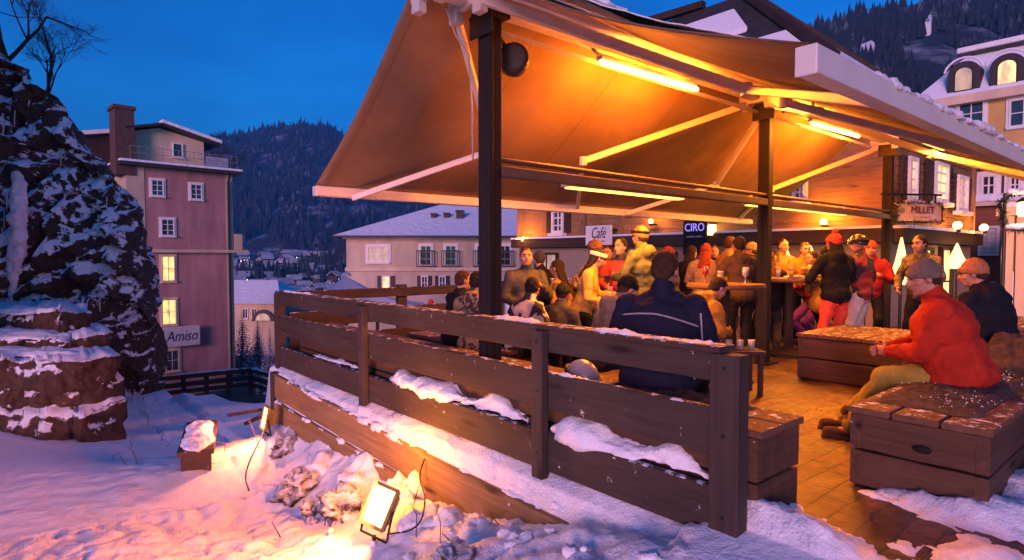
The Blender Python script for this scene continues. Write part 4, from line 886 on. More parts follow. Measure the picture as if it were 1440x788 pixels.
# flood lights on the snow bank
FLOODG = glow('flood_glow', (1, .48, .08), 5, False); HOUS = mat('flood_housing', (.35, .22, .06), .5, bump=.03)
def flood(c, n, upv, w, h, label, e, tgt):
    c, n = V(c), V(n).normalized(); sx = V(upv).cross(n).normalized(); sy = n.cross(sx).normalized()
    t = thing('floodlight', label, 'floodlight', c - V((0, 0, h * .8)))
    mb = MB(); b_ = [c + sx * i * w / 2 + sy * j * h / 2 for i, j in ((-1, -1), (1, -1), (1, 1), (-1, 1))]; s_ = [c - n * .11 + sx * i * w * .32 + sy * j * h * .3 for i, j in ((-1, -1), (1, -1), (1, 1), (-1, 1))]
    mb.rings([[p - n * .004 for p in b_], s_]); 
    mb.build('housing', HOUS, t)
    mb = MB()
    for i, j, a, k in ((-1, 0, .012, h / 2), (1, 0, .012, h / 2), (0, -1, w / 2, .012), (0, 1, w / 2, .012)): mb.obox(c + sx * i * w / 2 + sy * j * h / 2, sx * a, sy * k, n * .014)
    mb.build('rim', HOUS, t)
    mb = MB(); mb.obox(c + n * .002, sx * (w / 2 - .012), sy * (h / 2 - .012), n * .004); mb.build('lens', FLOODG, t)
    mb = MB(); mb.tube([c + sx * (w / 2 + .02), c + sx * (w / 2 + .02) - n * .07 - sy * h * .75, c - sx * (w / 2 + .02) - n * .07 - sy * h * .75, c - sx * (w / 2 + .02)], .01, 6); mb.build('yoke', BLACK, t)
    mb = MB(); mb.tube([c - n * .07 - sy * h * .72, c - n * .07 - sy * h * .72 - V((0, 0, .3))], .016, 6); mb.build('spike', BLACK, t)
    lamp('AREA', 'flood_lamp', c + n * .06 + V((0, 0, .12)), e, (1, .23, .085), w * .9, tgt, h * .9)
FC = P(534, 712, d=4.15)
flood(FC, -RT * .42 - FW * .85 + V((0, 0, .5)), V((0, 0, 1)) + RT * .16, .20, .27, 'glowing floodlight propped in the snow below the retaining planks', K_FLOOD, FC - RT * 3.2 - FW * .2 + V((0, 0, .1)))
F2 = P(373, 588, d=7.0)
flood(F2, -RT * .62 - FW * .62 + V((0, 0, .15)), (.2, -.1, 1), .12, .26, 'narrow glowing floodlight at the far left corner of the planks', 19, F2 - RT * 2.2 - FW * 2.2 - V((0, 0, .7)))
# unseen point lamp added near the first flood to light the planks
lamp('POINT', 'plank_fill', FC + V((.24, .42, .32)), 22, (1, .29, .02), .12)
mb = MB(); mb.tube(curve([F2 - V((0, 0, .12)), P(366, 618, d=6.6), P(350, 650, d=6.2), P(344, 672, d=6.0), P(350, 690, d=5.8)]), .008, 6); tag(mb.build('cable', BLACK, smooth=True), 'black cable trailing down the snow from the far floodlight', 'cable')
mb = MB(); mb.tube(curve([FC - V((0, 0, .2)) + RT * .05, P(590, 745, d=4.0), P(600, 700, d=4.1), P(588, 672, X=2.48), P(597, 645, X=2.52)]), .006, 6); tag(mb.build('cable', BLACK, smooth=True), 'thin dark cable climbing from the near floodlight to the planks', 'cable')
# wall lamps on the chalet
LG = glow('lamp_glow', (1, .55, .12), 5, False)
def wall_lamp(fc, u, v, label, n=.22, r=.07, e=None, shape='globe', col_=(1, .3, .02)):
    a, z = fc.px(u, v); c = fc.at(a, z, n); t = thing('wall_lamp', label, 'lamp', c, group='lamps on the chalet wall')
    if shape == 'globe': mb = MB(); mb.ell(c, (r, r, r)); mb.build('glass_globe', LG, t, smooth=True)
    else: mb = MB(); mb.box(c.x - r, c.x + r, c.y - r, c.y + r, c.z - r * 1.3, c.z + r * 1.3); mb.build('lit_glass', LG, t); mb = MB(); mb.lathe(c + V((0, 0, r * 1.3 + .002)), [(r * 1.7, 0), (r * .3, r * .9)], 4); mb.build('cap', BLACK, t)
    mb = MB(); mb.lathe(c - V((0, 0, r * 1.25)), [(.01, -.05), (r * .8, -.03), (r * .7, .03)], 12); mb.beam(c - V((0, 0, r * 1.2)), fc.at(a, z - r * 1.2, .03), .025, .025); mb.build('bracket', BLACK, t)
    lamp('POINT', 'wall_lamp_light', c + fc.n * .1 + V((0, 0, r * 1.6)), e or K_WALL, col_, .06)
wall_lamp(f1, 746, 337, 'glowing lamp on the ledge at the far left end of the chalet', .3, .07, 26)
wall_lamp(f1, 924, 312, 'glowing lamp on the ledge above the green jacketed man', .26, .06, 12)
wall_lamp(f1, 1009, 324, 'square lit lantern beside the black violet lettered sign', .3, .09, 6, 'box')
wall_lamp(f1, 1166, 313, 'glowing wall lamp between the middle and last awning posts', .26, .065, 34)
wall_lamp(f2, 1323, 318, 'bright globe lamp left of the pair at the chalet corner', .3, .085, 10)
wall_lamp(f2, 1362, 321, 'bright globe lamp at the right hand end of the chalet', .3, .085, 10)
wall_lamp(f2, 1346, 330, 'small lit lamp low between the two globe lamps', .2, .05, 8)
# emissive cones added for the bright triangles along the wall
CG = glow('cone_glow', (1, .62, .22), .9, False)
for u, v0, v1, d, lb in ((1139, 345, 386, 10.1, 'white glowing cone behind the barman in yellow'), (1104, 346, 388, 10.3, 'white glowing cone half hidden by the middle post'), (1268, 334, 400, 10.4, 'tall white glowing cone just right of the last post'), (1346, 342, 378, 13.2, 'small glowing cone behind the seated pair')):
    top = P(u, v0, d=d); zb = P(u, v1, d=d).z; r = .26 if v1 - v0 < 50 else .2; t = thing('glowing_cone', lb, 'glowing cone', (top.x, top.y, 0), group='glowing cones along the chalet wall')
    mb = MB(); mb.lathe((top.x, top.y, 0), [(r, zb), (r * .93, zb + .04), (r * .45, (zb + top.z) / 2), (.015, top.z)], 18); mb.build('cone_shell', CG, t, smooth=True)
    mb = MB(); mb.lathe((top.x, top.y, 0), [(.16, .0), (.16, .03), (.025, .05), (.025, zb + .02)], 12); mb.build('stand', BLACK, t)
    lamp('POINT', 'cone_light', (top.x - .3, top.y - .25, (zb + top.z) / 2), 5, (1, .42, .1), .15)
# lamp post with snowy garland at the right edge
GP = P(1412, 330, d=11.5); gl = thing('garland_lamp', 'snow covered garland frame with a lit lantern at the right edge', 'lamp', (GP.x, GP.y, 0))
mb = MB(); mb.tube([(GP.x, GP.y, 0), (GP.x, GP.y, P(1412, 272, d=11.5).z)], .035, 8); mb.build('pole', BLACK, gl)
gz1, gz0 = P(1420, 274, d=11.5).z, P(1420, 322, d=11.5).z; mb = MB(); ms = MB(); rn = random.Random(8)
loop = [GP + RT * x + V((0, 0, z - GP.z)) for x, z in ((.05, gz0), (-.05, gz0 + .2), (-.1, gz1 - .15), (.1, gz1), (.5, gz1 + .05), (.9, gz1 + .02), (.95, gz0 + .2), (.9, gz0), (.4, gz0 - .02), (.05, gz0))]
for a, b_ in zip(loop, loop[1:]):
    for i in range(26):
        p = a.lerp(b_, i / 26)
        for _ in range(4): mb.tube([p, p + V((rn.gauss(0, .05), rn.gauss(0, .05), rn.gauss(0, .05)))], [.01, .002], 4)
mb.build('garland', mat('fir_twigs', (.02, .03, .018), .8), gl)
for a, b_ in ((loop[3], loop[5]), (loop[7], loop[9])): ms = MB(); ms.cap(a + V((0, 0, .05)), b_ + V((0, 0, .05)), .07, .06); me = remeshed(ms, .03, 1); bumpy(me, .04, 8, 2); me.transform(Matrix.Translation(-V(gl['_o']))); link('snow_cap', me, SNOW, gl, smooth=True)

lc = GP + RT * .34 + V((0, 0, (gz0 + gz1) / 2 - GP.z + .05)); mb = MB(); mb.lathe(lc, [(.05, -.14), (.085, -.1), (.085, .1), (.04, .13)], 8); mb.build('lit_lantern', LG, gl); mb = MB(); mb.lathe(lc, [(.12, .132), (.02, .22)], 8); mb.build('lantern_cap', BLACK, gl)
lamp('POINT', 'garland_light', lc - FW * .25, 8, (1, .5, .15), .1)

# ================================================================== BENCHES AND TABLES
def box_bench(x0, x1, y0, y1, h, label, n_side=2):
    t = thing('timber_bench', label, 'bench', ((x0 + x1) / 2, (y0 + y1) / 2, 0), group='heavy timber box benches')
    g = .014; hb = (h - .04) / n_side
    for k in range(n_side):
        z0 = .01 + k * hb; z1 = z0 + hb - g; q = .012 * k
        jitter_board(MB(), (x0 + .03, y0 + .06, (z0 + z1) / 2), (x0 + .03, y1 - .06, (z0 + z1) / 2), .06, z1 - z0, 8, .005, seed=x0 + k).build('plank', W_BOX_Y, t)
        jitter_board(MB(), (x1 - .03, y0 + .06, (z0 + z1) / 2), (x1 - .03, y1 - .06, (z0 + z1) / 2), .06, z1 - z0, 8, .005, seed=x1 + k).build('plank', W_BOX_Y, t)
        jitter_board(MB(), (x0, y0 + .03, (z0 + z1) / 2), (x1, y0 + .03, (z0 + z1) / 2), .06, z1 - z0, 10, .005, seed=y0 + k).build('plank', W_BOX_X, t)
        jitter_board(MB(), (x0, y1 - .03, (z0 + z1) / 2), (x1, y1 - .03, (z0 + z1) / 2), .06, z1 - z0, 10, .005, seed=y1 + k).build('plank', W_BOX_X, t)
    n = max(3, int((y1 - y0) / .2)); w = (y1 - y0 + .04) / n
    lng = (x1 - x0) >= (y1 - y0) * .9
    if lng:
        for k in range(n): y = y0 - .02 + w * (k + .5); jitter_board(MB(), (x0 - .02, y, h - .018), (x1 + .02, y, h - .018), w - .012, .036, 10, .004, seed=y * 3).build('top_board', W_BOXTOP, t)
    else:
        n = max(2, int((x1 - x0) / .2)); w = (x1 - x0 + .04) / n
        for k in range(n): x = x0 - .02 + w * (k + .5); jitter_board(MB(), (x, y0 - .02, h - .018), (x, y1 + .02, h - .018), w - .012, .036, 10, .004, seed=x * 3).build('top_board', W_BOXTOP, t)
    return t
b1 = box_bench(3.81, 7.4, .74, 1.40, .47, 'big timber box bench under the man in the red jacket, dark knot on its side')
mb = MB(); mb.ell((3.79, 1.03, .30), (.02, .045, .022), seg=14); mb.build('handle_hole', mat('hole_black', (.008, .006, .005), .9, bump=0), b1)
box_bench(6.72, 7.95, 1.95, 3.03, .50, 'timber box bench in the middle of the terrace before the last post')
box_bench(2.79, 3.22, 1.44, 7.3, .50, 'long low timber bench running along behind the foreground fence')
box_bench(9.3, 12.3, 1.2, 1.8, .5, 'orange lit timber bench far right behind the seated pair')
box_bench(3.6, 4.1, 4.3, 6.1, .46, 'bench of the two guests seated beside the nearest post')
# fur throws on the benches
FUR = mat('dark_fur', (.06, .04, .03), .95, var=.6, sc=18, bump=.6, bsc=90)
def throw(x0, x1, y0, y1, z, label, seed, drape=.0):
    n, m = 60, 40; g = MB(); 
    for i in range(n + 1):
        for j in range(m + 1):
            s, t = i / n, j / m; x = x0 + (x1 - x0) * s; y = y0 + (y1 - y0) * t
            e = min(s, 1 - s, t, 1 - t); ed = min(1, e * 9); x += .07 * noise.noise(V((y * 6, seed, 1))) * (1 - ed); y += .06 * noise.noise(V((x * 6, seed, 2))) * (1 - ed)
            g.v.append((x, y, z + .004 + ed * (.025 + .02 * noise.noise(V((x * 9, y * 9, seed))) + .016 * noise.noise(V((x * 28, y * 28, seed))))))
    g.f = [(i * (m + 1) + j, (i + 1) * (m + 1) + j, (i + 1) * (m + 1) + j + 1, i * (m + 1) + j + 1) for i in range(n) for j in range(m)]; g.m = [0] * len(g.f)
    o = g.build('fur_throw', FUR, smooth=True); return tag(o, label, 'throw')
throw(4.0, 5.5, .84, 1.36, .47, 'dark shaggy fur throw flecked with snow on the big box bench', 2)
throw(5.6, 7.2, .78, 1.38, .47, 'black fur throw heaped under the seated person in dark clothes', 5)
throw(2.84, 3.2, 1.66, 2.6, .50, 'black fur throw on the bench end behind the fence', 8)
mb = MB(); rn = random.Random(12)
for i in range(300):
    c_ = ((4.3, .95), (4.9, 1.25), (5.3, .9), (6.2, .85), (6.6, 1.1))[i % 5]; x, y = c_[0] + rn.gauss(0, .16), min(1.37, max(.76, c_[1] + rn.gauss(0, .09))); s = rn.uniform(.0015, .0055); mb.ell((x, y, .505 + rn.uniform(-.005, .02)), (s, s, s * .7), None, 6, 4)
kind(mb.build('snow_crumbs', SNOW, smooth=True), 'stuff')
def dome_heap(c, rx, ry, h, label, m_, seed):
    mb = MB(); mb.ell((0, 0, 0), (rx, ry, h), seg=26, rg=16); me = mb.mesh('tmp'); bumpy(me, h * .9, 2.2 / rx * .5, seed, oct=3); bumpy(me, .012, 40, seed); o = link('folded_coat', me, m_, smooth=True); o.location = c; return tag(o, label, 'coat')
dome_heap((5.9, .98, .52), .3, .2, .13, 'black coat bundled on the bench beside the seated dark figure', FUR, 3)

def high_table(c, r, h, label):
    t = thing('bar_table', label, 'table', c, group='round high bar tables'); x, y = c[0], c[1]
    mb = MB(); mb.lathe((x, y, 0), [(.02, h - .05), (r, h - .05), (r + .01, h - .03), (r, h), (.02, h)], 28); mb.build('table_top', wood('table_wood', (.12, .06, .03), 'x'), t)
    mb = MB(); mb.lathe((x, y, 0), [(.26, .03), (.2, .06), (.06, .12), (.05, h - .06), (.09, h - .052)], 16); mb.build('pedestal', W_DARK, t, smooth=True)
    mb = MB(); mb.lathe((x, y, 0), [(.3, 0), (.3, .03), (.2, .045)], 20); mb.build('foot', BLACK, t)
    return t
GLS = None
def glassmat(nm, c, e=0):
    if nm in _mc: return _mc[nm]
    m, nt, b = newmat(nm); b.inputs['Base Color'].default_value = (*c, 1); b.inputs['Roughness'].default_value = .12; b.inputs['Alpha'].default_value = 1; b.inputs['Specular IOR Level'].default_value = .9
    n = nd(nt, 'ShaderNodeTexNoise', Scale=12.); nt.links.new(coords(nt), n.inputs['Vector']); nt.links.new(ramp(nt, n.outputs['Fac'], [(.3, tuple(x * .6 for x in c)), (.7, c)]), b.inputs['Base Color'])
    _mc[nm] = m; return m
BEER = glassmat('beer_glass', (.55, .3, .06)); CLEAR = glassmat('clear_glass', (.4, .38, .36)); WINE = glassmat('red_drink', (.3, .03, .02))
def drink(c, label, m_, h=.14, r=.033, stem=False):
    t = thing('drink_glass', label, 'glass', c, group='drinks on the bar tables'); x, y, z = c
    if stem:
        mb = MB(); mb.lathe(c, [(.03, 0), (.006, .01), (.006, .07), (r, .1), (r * 1.05, .14), (r * .8, .18)], 12); mb.build('goblet', m_, t, smooth=True)
    else:
        mb = MB(); mb.lathe(c, [(r * .8, .001), (r, h * .8), (r * .96, h * .8 + .001), (.003, h * .8 + .002)], 12); mb.build('liquid', m_, t, smooth=True); mb = MB(); mb.lathe(c, [(r * 1.01, h * .8), (r * 1.03, h), (r * .9, h), (r * .9, h * .81)], 12); mb.build('rim', CLEAR, t, smooth=True)
T1 = P(1020, 400, d=6.5); high_table((T1.x, T1.y, 0), .40, 1.05, 'round high bar table with drinks left of the middle awning post')
T2 = P(1110, 396, d=8.2); high_table((T2.x, T2.y, 0), .42, 1.05, 'round high bar table right of the middle post, in front of the barmen')
T3 = P(1212, 400, d=9.6); high_table((T3.x, T3.y, 0), .3, .98, 'slim high table hidden behind the skiers near the last post')
for i, (t_, a, rr, m_, lb, st) in enumerate(((T1, 150, .25, BEER, 'amber beer glass at the left of the near bar table', 0), (T1, 250, .2, CLEAR, 'clear glass in the middle of the near bar table', 1), (T1, 30, .28, WINE, 'red drink at the right of the near bar table', 1), (T2, 160, .28, BEER, 'amber beer glass at the left of the far bar table', 0), (T2, 240, .25, CLEAR, 'stemmed clear glass at the front of the far bar table', 1), (T2, 300, .3, WINE, 'red drink at the front right of the far bar table', 0), (T2, 20, .2, CLEAR, 'clear tumbler at the back of the far bar table', 0))):
    drink((t_.x + rr * math.cos(R(a) + HEAD), t_.y + rr * math.sin(R(a) + HEAD), 1.05), lb, m_, stem=bool(st))
pl = thing('serving_plate', 'shallow pale dish lying on the far bar table', 'plate', (T2.x - .05, T2.y - .1, 1.05)); mb = MB(); mb.lathe((T2.x - .05, T2.y - .1, 1.05), [(.06, .001), (.08, .005), (.15, .022), (.152, .027), (.08, .01), (.003, .008)], 20); mb.build('dish', WHITE, pl, smooth=True)
mb = MB(); rn = random.Random(2)
for i in range(9): mb.ell((T2.x - .05 + rn.gauss(0, .035), T2.y - .1 + rn.gauss(0, .035), 1.075), (.03, .022, .015), Matrix.Rotation(i, 3, 'Z'), 8, 5)
tag(mb.build('snack', mat('snack', (.4, .2, .05), .6), smooth=True), 'small heap of snacks on the pale dish', 'snack')
# low rack with a row of glasses by the near table
LB = P(1025, 488, d=5.9); lt = thing('low_table', 'low dark slatted table with a row of lit glasses near the middle post', 'table', (LB.x, LB.y, 0)); ex = RT
mb = MB(); 
for k in range(4): mb.obox(LB + FW * (k - 1.5) * .09 + V((0, 0, -LB.z + .42)), RT * .3, FW * .035, V((0, 0, .015)))
mb.build('table_top', W_DARK, lt)
for i in (-1, 1):
    for j in (-1, 1): MB().obox(V((LB.x, LB.y, .2)) + RT * i * .26 + FW * j * .13, RT * .02, FW * .02, V((0, 0, .2))).build('leg', W_DARK, lt)
CAND = glow('candle_glow', (1, .55, .12), 3.5, False)
for k in range(5):
    c = LB + RT * (-.22 + .11 * k) + V((0, 0, .436 - LB.z)); t = thing('candle_glass', 'candle glass number one from the left on the low slatted table' if False else ['leftmost candle glass on the low slatted table', 'second candle glass from the left on the low slatted table', 'middle candle glass on the low slatted table', 'fourth candle glass from the left on the low slatted table', 'rightmost candle glass on the low slatted table'][k], 'candle', c, group='candle glasses on the low table')
    MB().lathe(c, [(.03, .001), (.034, .09), (.028, .09), (.026, .012)], 12).build('glass_cup', CLEAR, t, smooth=True); MB().lathe(c, [(.012, .012), (.012, .06), (.004, .085)], 8).build('flame', CAND if k in (1, 2, 4) else WHITE, t)
# dark cabinet with white crockery behind the standing drinker
CB = P(791, 430, d=7.9); cbn = thing('serving_cabinet', 'dark serving cabinet with pale crockery shelf, between the drinkers on the left', 'cabinet', (CB.x, CB.y, 0))
def cb(a0, a1, d0, d1, z0, z1, m_=None): return (m_ or MB()).obox(V((CB.x, CB.y, (z0 + z1) / 2)) + RT * (a0 + a1) / 2 + FW * (d0 + d1) / 2, RT * (a1 - a0) / 2, FW * (d1 - d0) / 2, V((0, 0, (z1 - z0) / 2)))
m_ = cb(-.2, .2, -.2, .2, 0, .62); cb(-.2, -.17, -.2, .2, .621, .96, m_); cb(.17, .2, -.2, .2, .621, .96, m_); m_.build('body', W_DARK, cbn); cb(-.22, .22, -.22, .22, .962, 1.0).build('top', BLACK, cbn); cb(-.165, .165, .16, .19, .622, .955).build('back_panel', mat('pale_panel', (.55, .45, .4), .7), cbn)
for k in range(4):
    c = V((CB.x, CB.y, 1.0)) + RT * (-.13 + .09 * k); o = MB().lathe(c, [(.02, .001), (.035, .05), (.036, .055), (.028, .05), (.01, .01)], 12).build('cup', WHITE, smooth=True); tag(o, ['white cup at the left end of the cabinet top', 'second white cup on the cabinet top', 'third white cup on the cabinet top', 'white cup at the right end of the cabinet top'][k], 'cup', 'cups on the cabinet')
# ski helmet on the bench behind the fence
hp = P(820, 512, X=3.02); hl = thing('ski_helmet', 'white ski helmet with goggles lying on the bench behind the fence', 'helmet', (hp.x, hp.y, .5)); c = V((hp.x, hp.y, .50))
MB().ell(c + V((0, 0, .03)), (.1, .125, .11), Matrix.Rotation(.5, 3, 'X'), top=0, bot=100).build('shell', mat('helmet_white', (.3, .3, .33), .25, bump=0), hl, smooth=True)
MB().tube([c + V(((.105 * math.cos(a)), .13 * math.sin(a), .04 + .05 * math.sin(a))) for a in np.linspace(0, 2 * math.pi, 20)], .014, 6).build('strap', BLACK, hl)
# small snowed-up bench and planks on the path
hb = gbvh.ray_cast(V((0, 0, CAM_H)), ray(276, 662).normalized())[0]; bz = hb.z; sb = thing('garden_bench', 'small snow topped wooden bench standing in the snow on the path', 'bench', hb)
dirv = (FW * .93 - RT * .42).normalized(); sd = V((dirv.y, -dirv.x, 0)); cc = V((hb.x, hb.y, 0)) + dirv * .55; bz += 1.36
MB().obox(cc + V((0, 0, bz - 1.16)), dirv * .62, sd * .17, V((0, 0, .025))).build('seat', W_BOX_X, sb, bevel=.006)
for s_ in (-.5, .5): MB().obox(cc + dirv * s_ + V((0, 0, bz - 1.37)), dirv * .04, sd * .14, V((0, 0, .184))).build('leg', W_BOX_X, sb)
MB().obox(cc + V((0, 0, bz - 1.3)), dirv * .45, sd * .02, V((0, 0, .05))).build('stretcher', W_BOX_X, sb)
snow_ridge('bench_snow', [cc - dirv * .63 + V((0, 0, bz - 1.137)), cc + dirv * .63 + V((0, 0, bz - 1.137))], .16, .07, seed=95, bs=.15)
for i, (a, b_, lb) in enumerate((((322, 584), (366, 577), 'thin wooden pole lying out over the snow beside the far floodlight'), ((346, 596), (372, 583), 'short wooden stake leaning by the far floodlight'))):
    MB().beam(P(*a, d=7.6), P(*b_, d=7.3), .05, .04).build('wooden_pole', W_BOX_X); o = D.objects['wooden_pole' if i == 0 else 'wooden_pole.001']; tag(o, lb, 'pole')
# dark railing at the far edge of the path
ra = [P(225, 532, d=14.6), P(352, 520, d=15.3), P(392, 531, d=13.6)]; rl = thing('path_railing', 'dark low plank railing along the drop at the end of the path', 'railing', (ra[1].x, ra[1].y, -1.5)); 
for k, (dz, h) in enumerate(((.02, .1), (-.17, .12), (-.34, .1))):
    for a, b_ in ((W(-8.9, 14.4, ra[0].z - .02), ra[1]), (ra[1], ra[2])): jitter_board(MB(), a + V((0, 0, dz - .03)), b_ + V((0, 0, dz - .03)), .05, h, 8, .01, seed=k).build('rail', W_DARK_Y, rl)
for t in (0, .25, .5, .75, 1): 
    p = ra[0].lerp(ra[1], t); MB().box(p.x - .05, p.x + .05, p.y - .05, p.y + .05, -2.2, p.z + .04).build('post', W_DARK, rl)
snow_ridge('snow_crust', [ra[0] + V((0, 0, .04)), ra[1] + V((0, 0, .04))], .04, .04, seed=97); snow_ridge('snow_crust', [ra[1] + V((0, 0, .04)), ra[2] + V((0, 0, .04))], .04, .04, seed=98)
# grass stems sticking out of the snow
mb = MB(); rn = random.Random(21)
for i in range(46):
    u, v = (rn.uniform(150, 370), rn.uniform(560, 660)) if i < 26 else (rn.uniform(370, 720), rn.uniform(640, 780))
    h = gbvh.ray_cast(V((0, 0, CAM_H)), ray(u, v).normalized())[0]
    if h is None or h.x > 2.5: continue
    l = rn.uniform(.06, .26); q = h + V((rn.gauss(0, .05), rn.gauss(0, .05), l * .6)); mb.tube([h - V((0, 0, .02)), q, q + V((rn.gauss(0, .06), rn.gauss(0, .06), l * .3))], [.005, .004, .0015], 4)
kind(mb.build('dry_stems', mat('dry_stem', (.09, .05, .025), .8)), 'stuff')
# ================================================================== PEOPLE
SKIN = mat('skin', (.34, .17, .11), .55, var=.12, sc=9, bump=.04)
CL = {}
def cloth(name, c, var=.22, rough=.85, sc=9):
    return mat('cloth_' + name, c, rough, var, sc, bump=.35, bsc=26, spec=.15)
def ik(a, t, l1, l2, pole):
    d = t - a; L = min(d.length, (l1 + l2) * .998); dr = d.normalized(); x = (l1 * l1 - l2 * l2 + L * L) / (2 * L); h = math.sqrt(max(l1 * l1 - x * x, 0))
    pl = V(pole); pl = (pl - dr * pl.dot(dr)); pl = pl.normalized() if pl.length > 1e-4 else V((1, 0, 0))
    return a + dr * x + pl * h, a + dr * L
def person(label, u, d, vtop, face, jacket, trousers, hat=('short', None), sit=None, lean=6, hands=None, feet=None, head=(0, 0), bulk=1., boots=None, loc=None, hood=False, skin=True, group=None, vox=None, glove=None, collar=True, stripe=None, fs=None, twist=0.):
    p = loc if loc is not None else P(u, vtop, d=d)
    d = p.dot(FW); zt = P(u, vtop, d=d).z
    lr = R(lean); up = math.cos(lr) * .71 + .12
    if sit is not None: s = max(.86, min(1.1, (zt - sit - .09) / up)); pz = (zt / s) - up
    else: s = fs or max(.9, min(1.06, zt / 1.78)); pz = min(.96, zt / s - up)
    hd = {'away': 0, 'left': 90, 'right': -90, 'toward': 180}.get(face, face)
    yaw = HEAD + R(hd) - R(90)
    root = thing('person', label, 'person', (p.x, p.y, 0), yaw, group)
    near = d < 4.6; vx = vox or (.009 if near else (.0125 if d < 8 else .015))
    Rl = Matrix.Rotation(-lr, 3, 'X')           # forward lean (+Y is front)
    Rt = Matrix.Rotation(R(twist), 3, 'Z')
    pel = V((0, 0, pz)); T = lambda x, y, z: pel + Rt @ (Rl @ V((x, y, z)))
    neck = T(0, 0, .52); hrot = Matrix.Rotation(R(head[0]), 3, 'Z') @ Matrix.Rotation(-lr * .45 - R(head[1]), 3, 'X')
    hc = T(0, .015, .588) + hrot @ V((0, .03, .112))
    Hh = lambda x, y, z: hc + hrot @ V((x, y, z))
    sh = {k: T(.185 * bulk ** .5 * k, 0, .455) for k in (-1, 1)}
    hands = hands or ((-.16, .34, .27), (.16, .34, .27))
    feet = feet or (((-.12, .5, .1), (.14, .46, .1)) if sit is not None else ((-.11, .0, .1), (.12, .04, .1)))
    A_ = {}
    for k, ht in ((-1, hands[0]), (1, hands[1])):
        el, wr = ik(sh[k], pel + Rt @ V(ht), .29, .26, V((k * .7, -.5, -.7))); A_[k] = (el, wr)
    Lg = {}
    for k, ft in ((-1, feet[0]), (1, feet[1])):
        hip = T(.095 * k, 0, -.01); kn, an = ik(hip, V(ft), .43, .43, V((k * .15, 1, .35 if sit is not None else .0))); Lg[k] = (hip, kn, an)
    # --- body: one continuous skin surface
    b = MB(); b.ell(Hh(0, -.012, .022), (.077, .095, .098), hrot); b.ell(Hh(0, .025, -.05), (.06, .066, .068), hrot); b.ell(Hh(0, .055, -.09), (.03, .03, .024), hrot)
    b.cap(Hh(0, .08, .015), Hh(0, .103, -.026), .010, .016, 8); b.ell(Hh(0, .076, .032), (.05, .016, .012), hrot, 10, 8); b.ell(Hh(0, .083, -.062), (.024, .012, .009), hrot, 10, 8)
    for k in (-1, 1): b.ell(Hh(.079 * k, -.008, -.012), (.011, .02, .032), hrot, 10, 8); b.ell(Hh(.045 * k, .05, -.025), (.025, .026, .025), hrot, 10, 8)
    b.cap(neck - Rl @ V((0, 0, .04)), Hh(0, -.02, -.05), .062, .06); b.ell(T(0, 0, .33), (.155, .09, .17), Rt @ Rl); b.ell(T(0, 0, .1), (.14, .09, .18), Rt @ Rl); b.cap(sh[-1], sh[1], .05, .05)
    for k in (-1, 1):
        el, wr = A_[k]; b.cap(sh[k], el, .045, .036); b.cap(el, wr, .037, .025)
        hip, kn, an = Lg[k]; b.cap(hip, kn, .07, .05); b.cap(kn, an, .048, .034); b.cap(an - V((0, 0, .03)), an + V((0, .12, -.055)), .035, .03)
        dr = (wr - el).normalized(); inw = V((-k, 0, 0)); inw = (inw - dr * inw.dot(dr)).normalized(); sd = dr.cross(inw) * 1.  # palm faces inwards
        thumb_up = sd if sd.z > 0 else -sd
        pc = wr + dr * .05; Rm = Matrix((thumb_up, inw, dr)).transposed(); b.ell(pc, (.041, .017, .052), Rm, 12, 8)
        for i, ln in enumerate((.062, .072, .066, .052)):
            base = wr + dr * .085 + thumb_up * (.031 - .0205 * i); r_ = .0088
            d1 = (dr * .8 + inw * .5).normalized(); d2 = (dr * .15 + inw).normalized(); m1 = base + d1 * ln * .55; b.cap(base, m1, r_, r_ * .95, 7); b.cap(m1, m1 + d2 * ln * .5, r_ * .95, r_ * .8, 7)
        tb = wr + dr * .03 + thumb_up * .034; t1 = tb + (dr * .55 + thumb_up * .6 + inw * .35).normalized() * .04; b.cap(tb, t1, .012, .0105, 7); b.cap(t1, t1 + (dr * .7 + inw * .6).normalized() * .03, .0105, .0085, 7)
    me = remeshed(b, vx, 1, s); link('body', me, SKIN, root, smooth=True)
    # --- eyes
    e = MB()
    for k in (-1, 1): e.ell(Hh(.031 * k, .083, .008), (.011, .008, .0065), hrot, 10, 6)
    e.build('eyes', mat('eye_dark', (.02, .015, .012), .3, bump=0), root, True, local=True, sc=s)
    lp = MB(); lp.ell(Hh(0, .0905, -.061), (.022, .007, .0055), hrot, 10, 6); lp.build('lips', mat('lip', (.22, .07, .055), .5, bump=0), root, True, local=True, sc=s)
    eb = MB()
    for k in (-1, 1): eb.cap(Hh(.014 * k, .092, .026), Hh(.046 * k, .082, .028), .0055, .004, 6)
    eb.build('eyebrows', HAIRD, root, True, local=True, sc=s)
    # --- jacket
    j = MB(); B = bulk; M3 = Rt @ Rl
    j.ell(T(0, .005, .33), (.205 * B, .135 * B, .2), M3); j.ell(T(0, .02, .14), (.19 * B, .145 * B, .2), M3); j.ell(T(0, .0, .0), (.195 * B, .155 * B, .14), M3); j.cap(sh[-1] + V((0, 0, -.012)), sh[1] + V((0, 0, -.012)), .08, .08); j.cap(T(-.09, 0, .47), T(.09, 0, .47), .085, .085)
    if collar: j.cap(T(0, -.0, .47), T(0, .016, .578), .098, .078); 
    if hood: j.ell(T(0, -.085, .5), (.125, .075, .09), M3)
    for k in (-1, 1):
        el, wr = A_[k]; j.cap(sh[k], el, .078 * B ** .5, .064 * B ** .4); j.cap(el, wr - (wr - el).normalized() * .0, .064 * B ** .4, .046); j.cap(wr - (wr - el) * .12, wr, .052, .050)
    me = remeshed(j, vx * 1.4, 3, s); bumpy(me, (.014 if near else .018) * s, 6 if near else 7, len(label), oct=3); bumpy(me, .005 * s, 22, 3, oct=2)
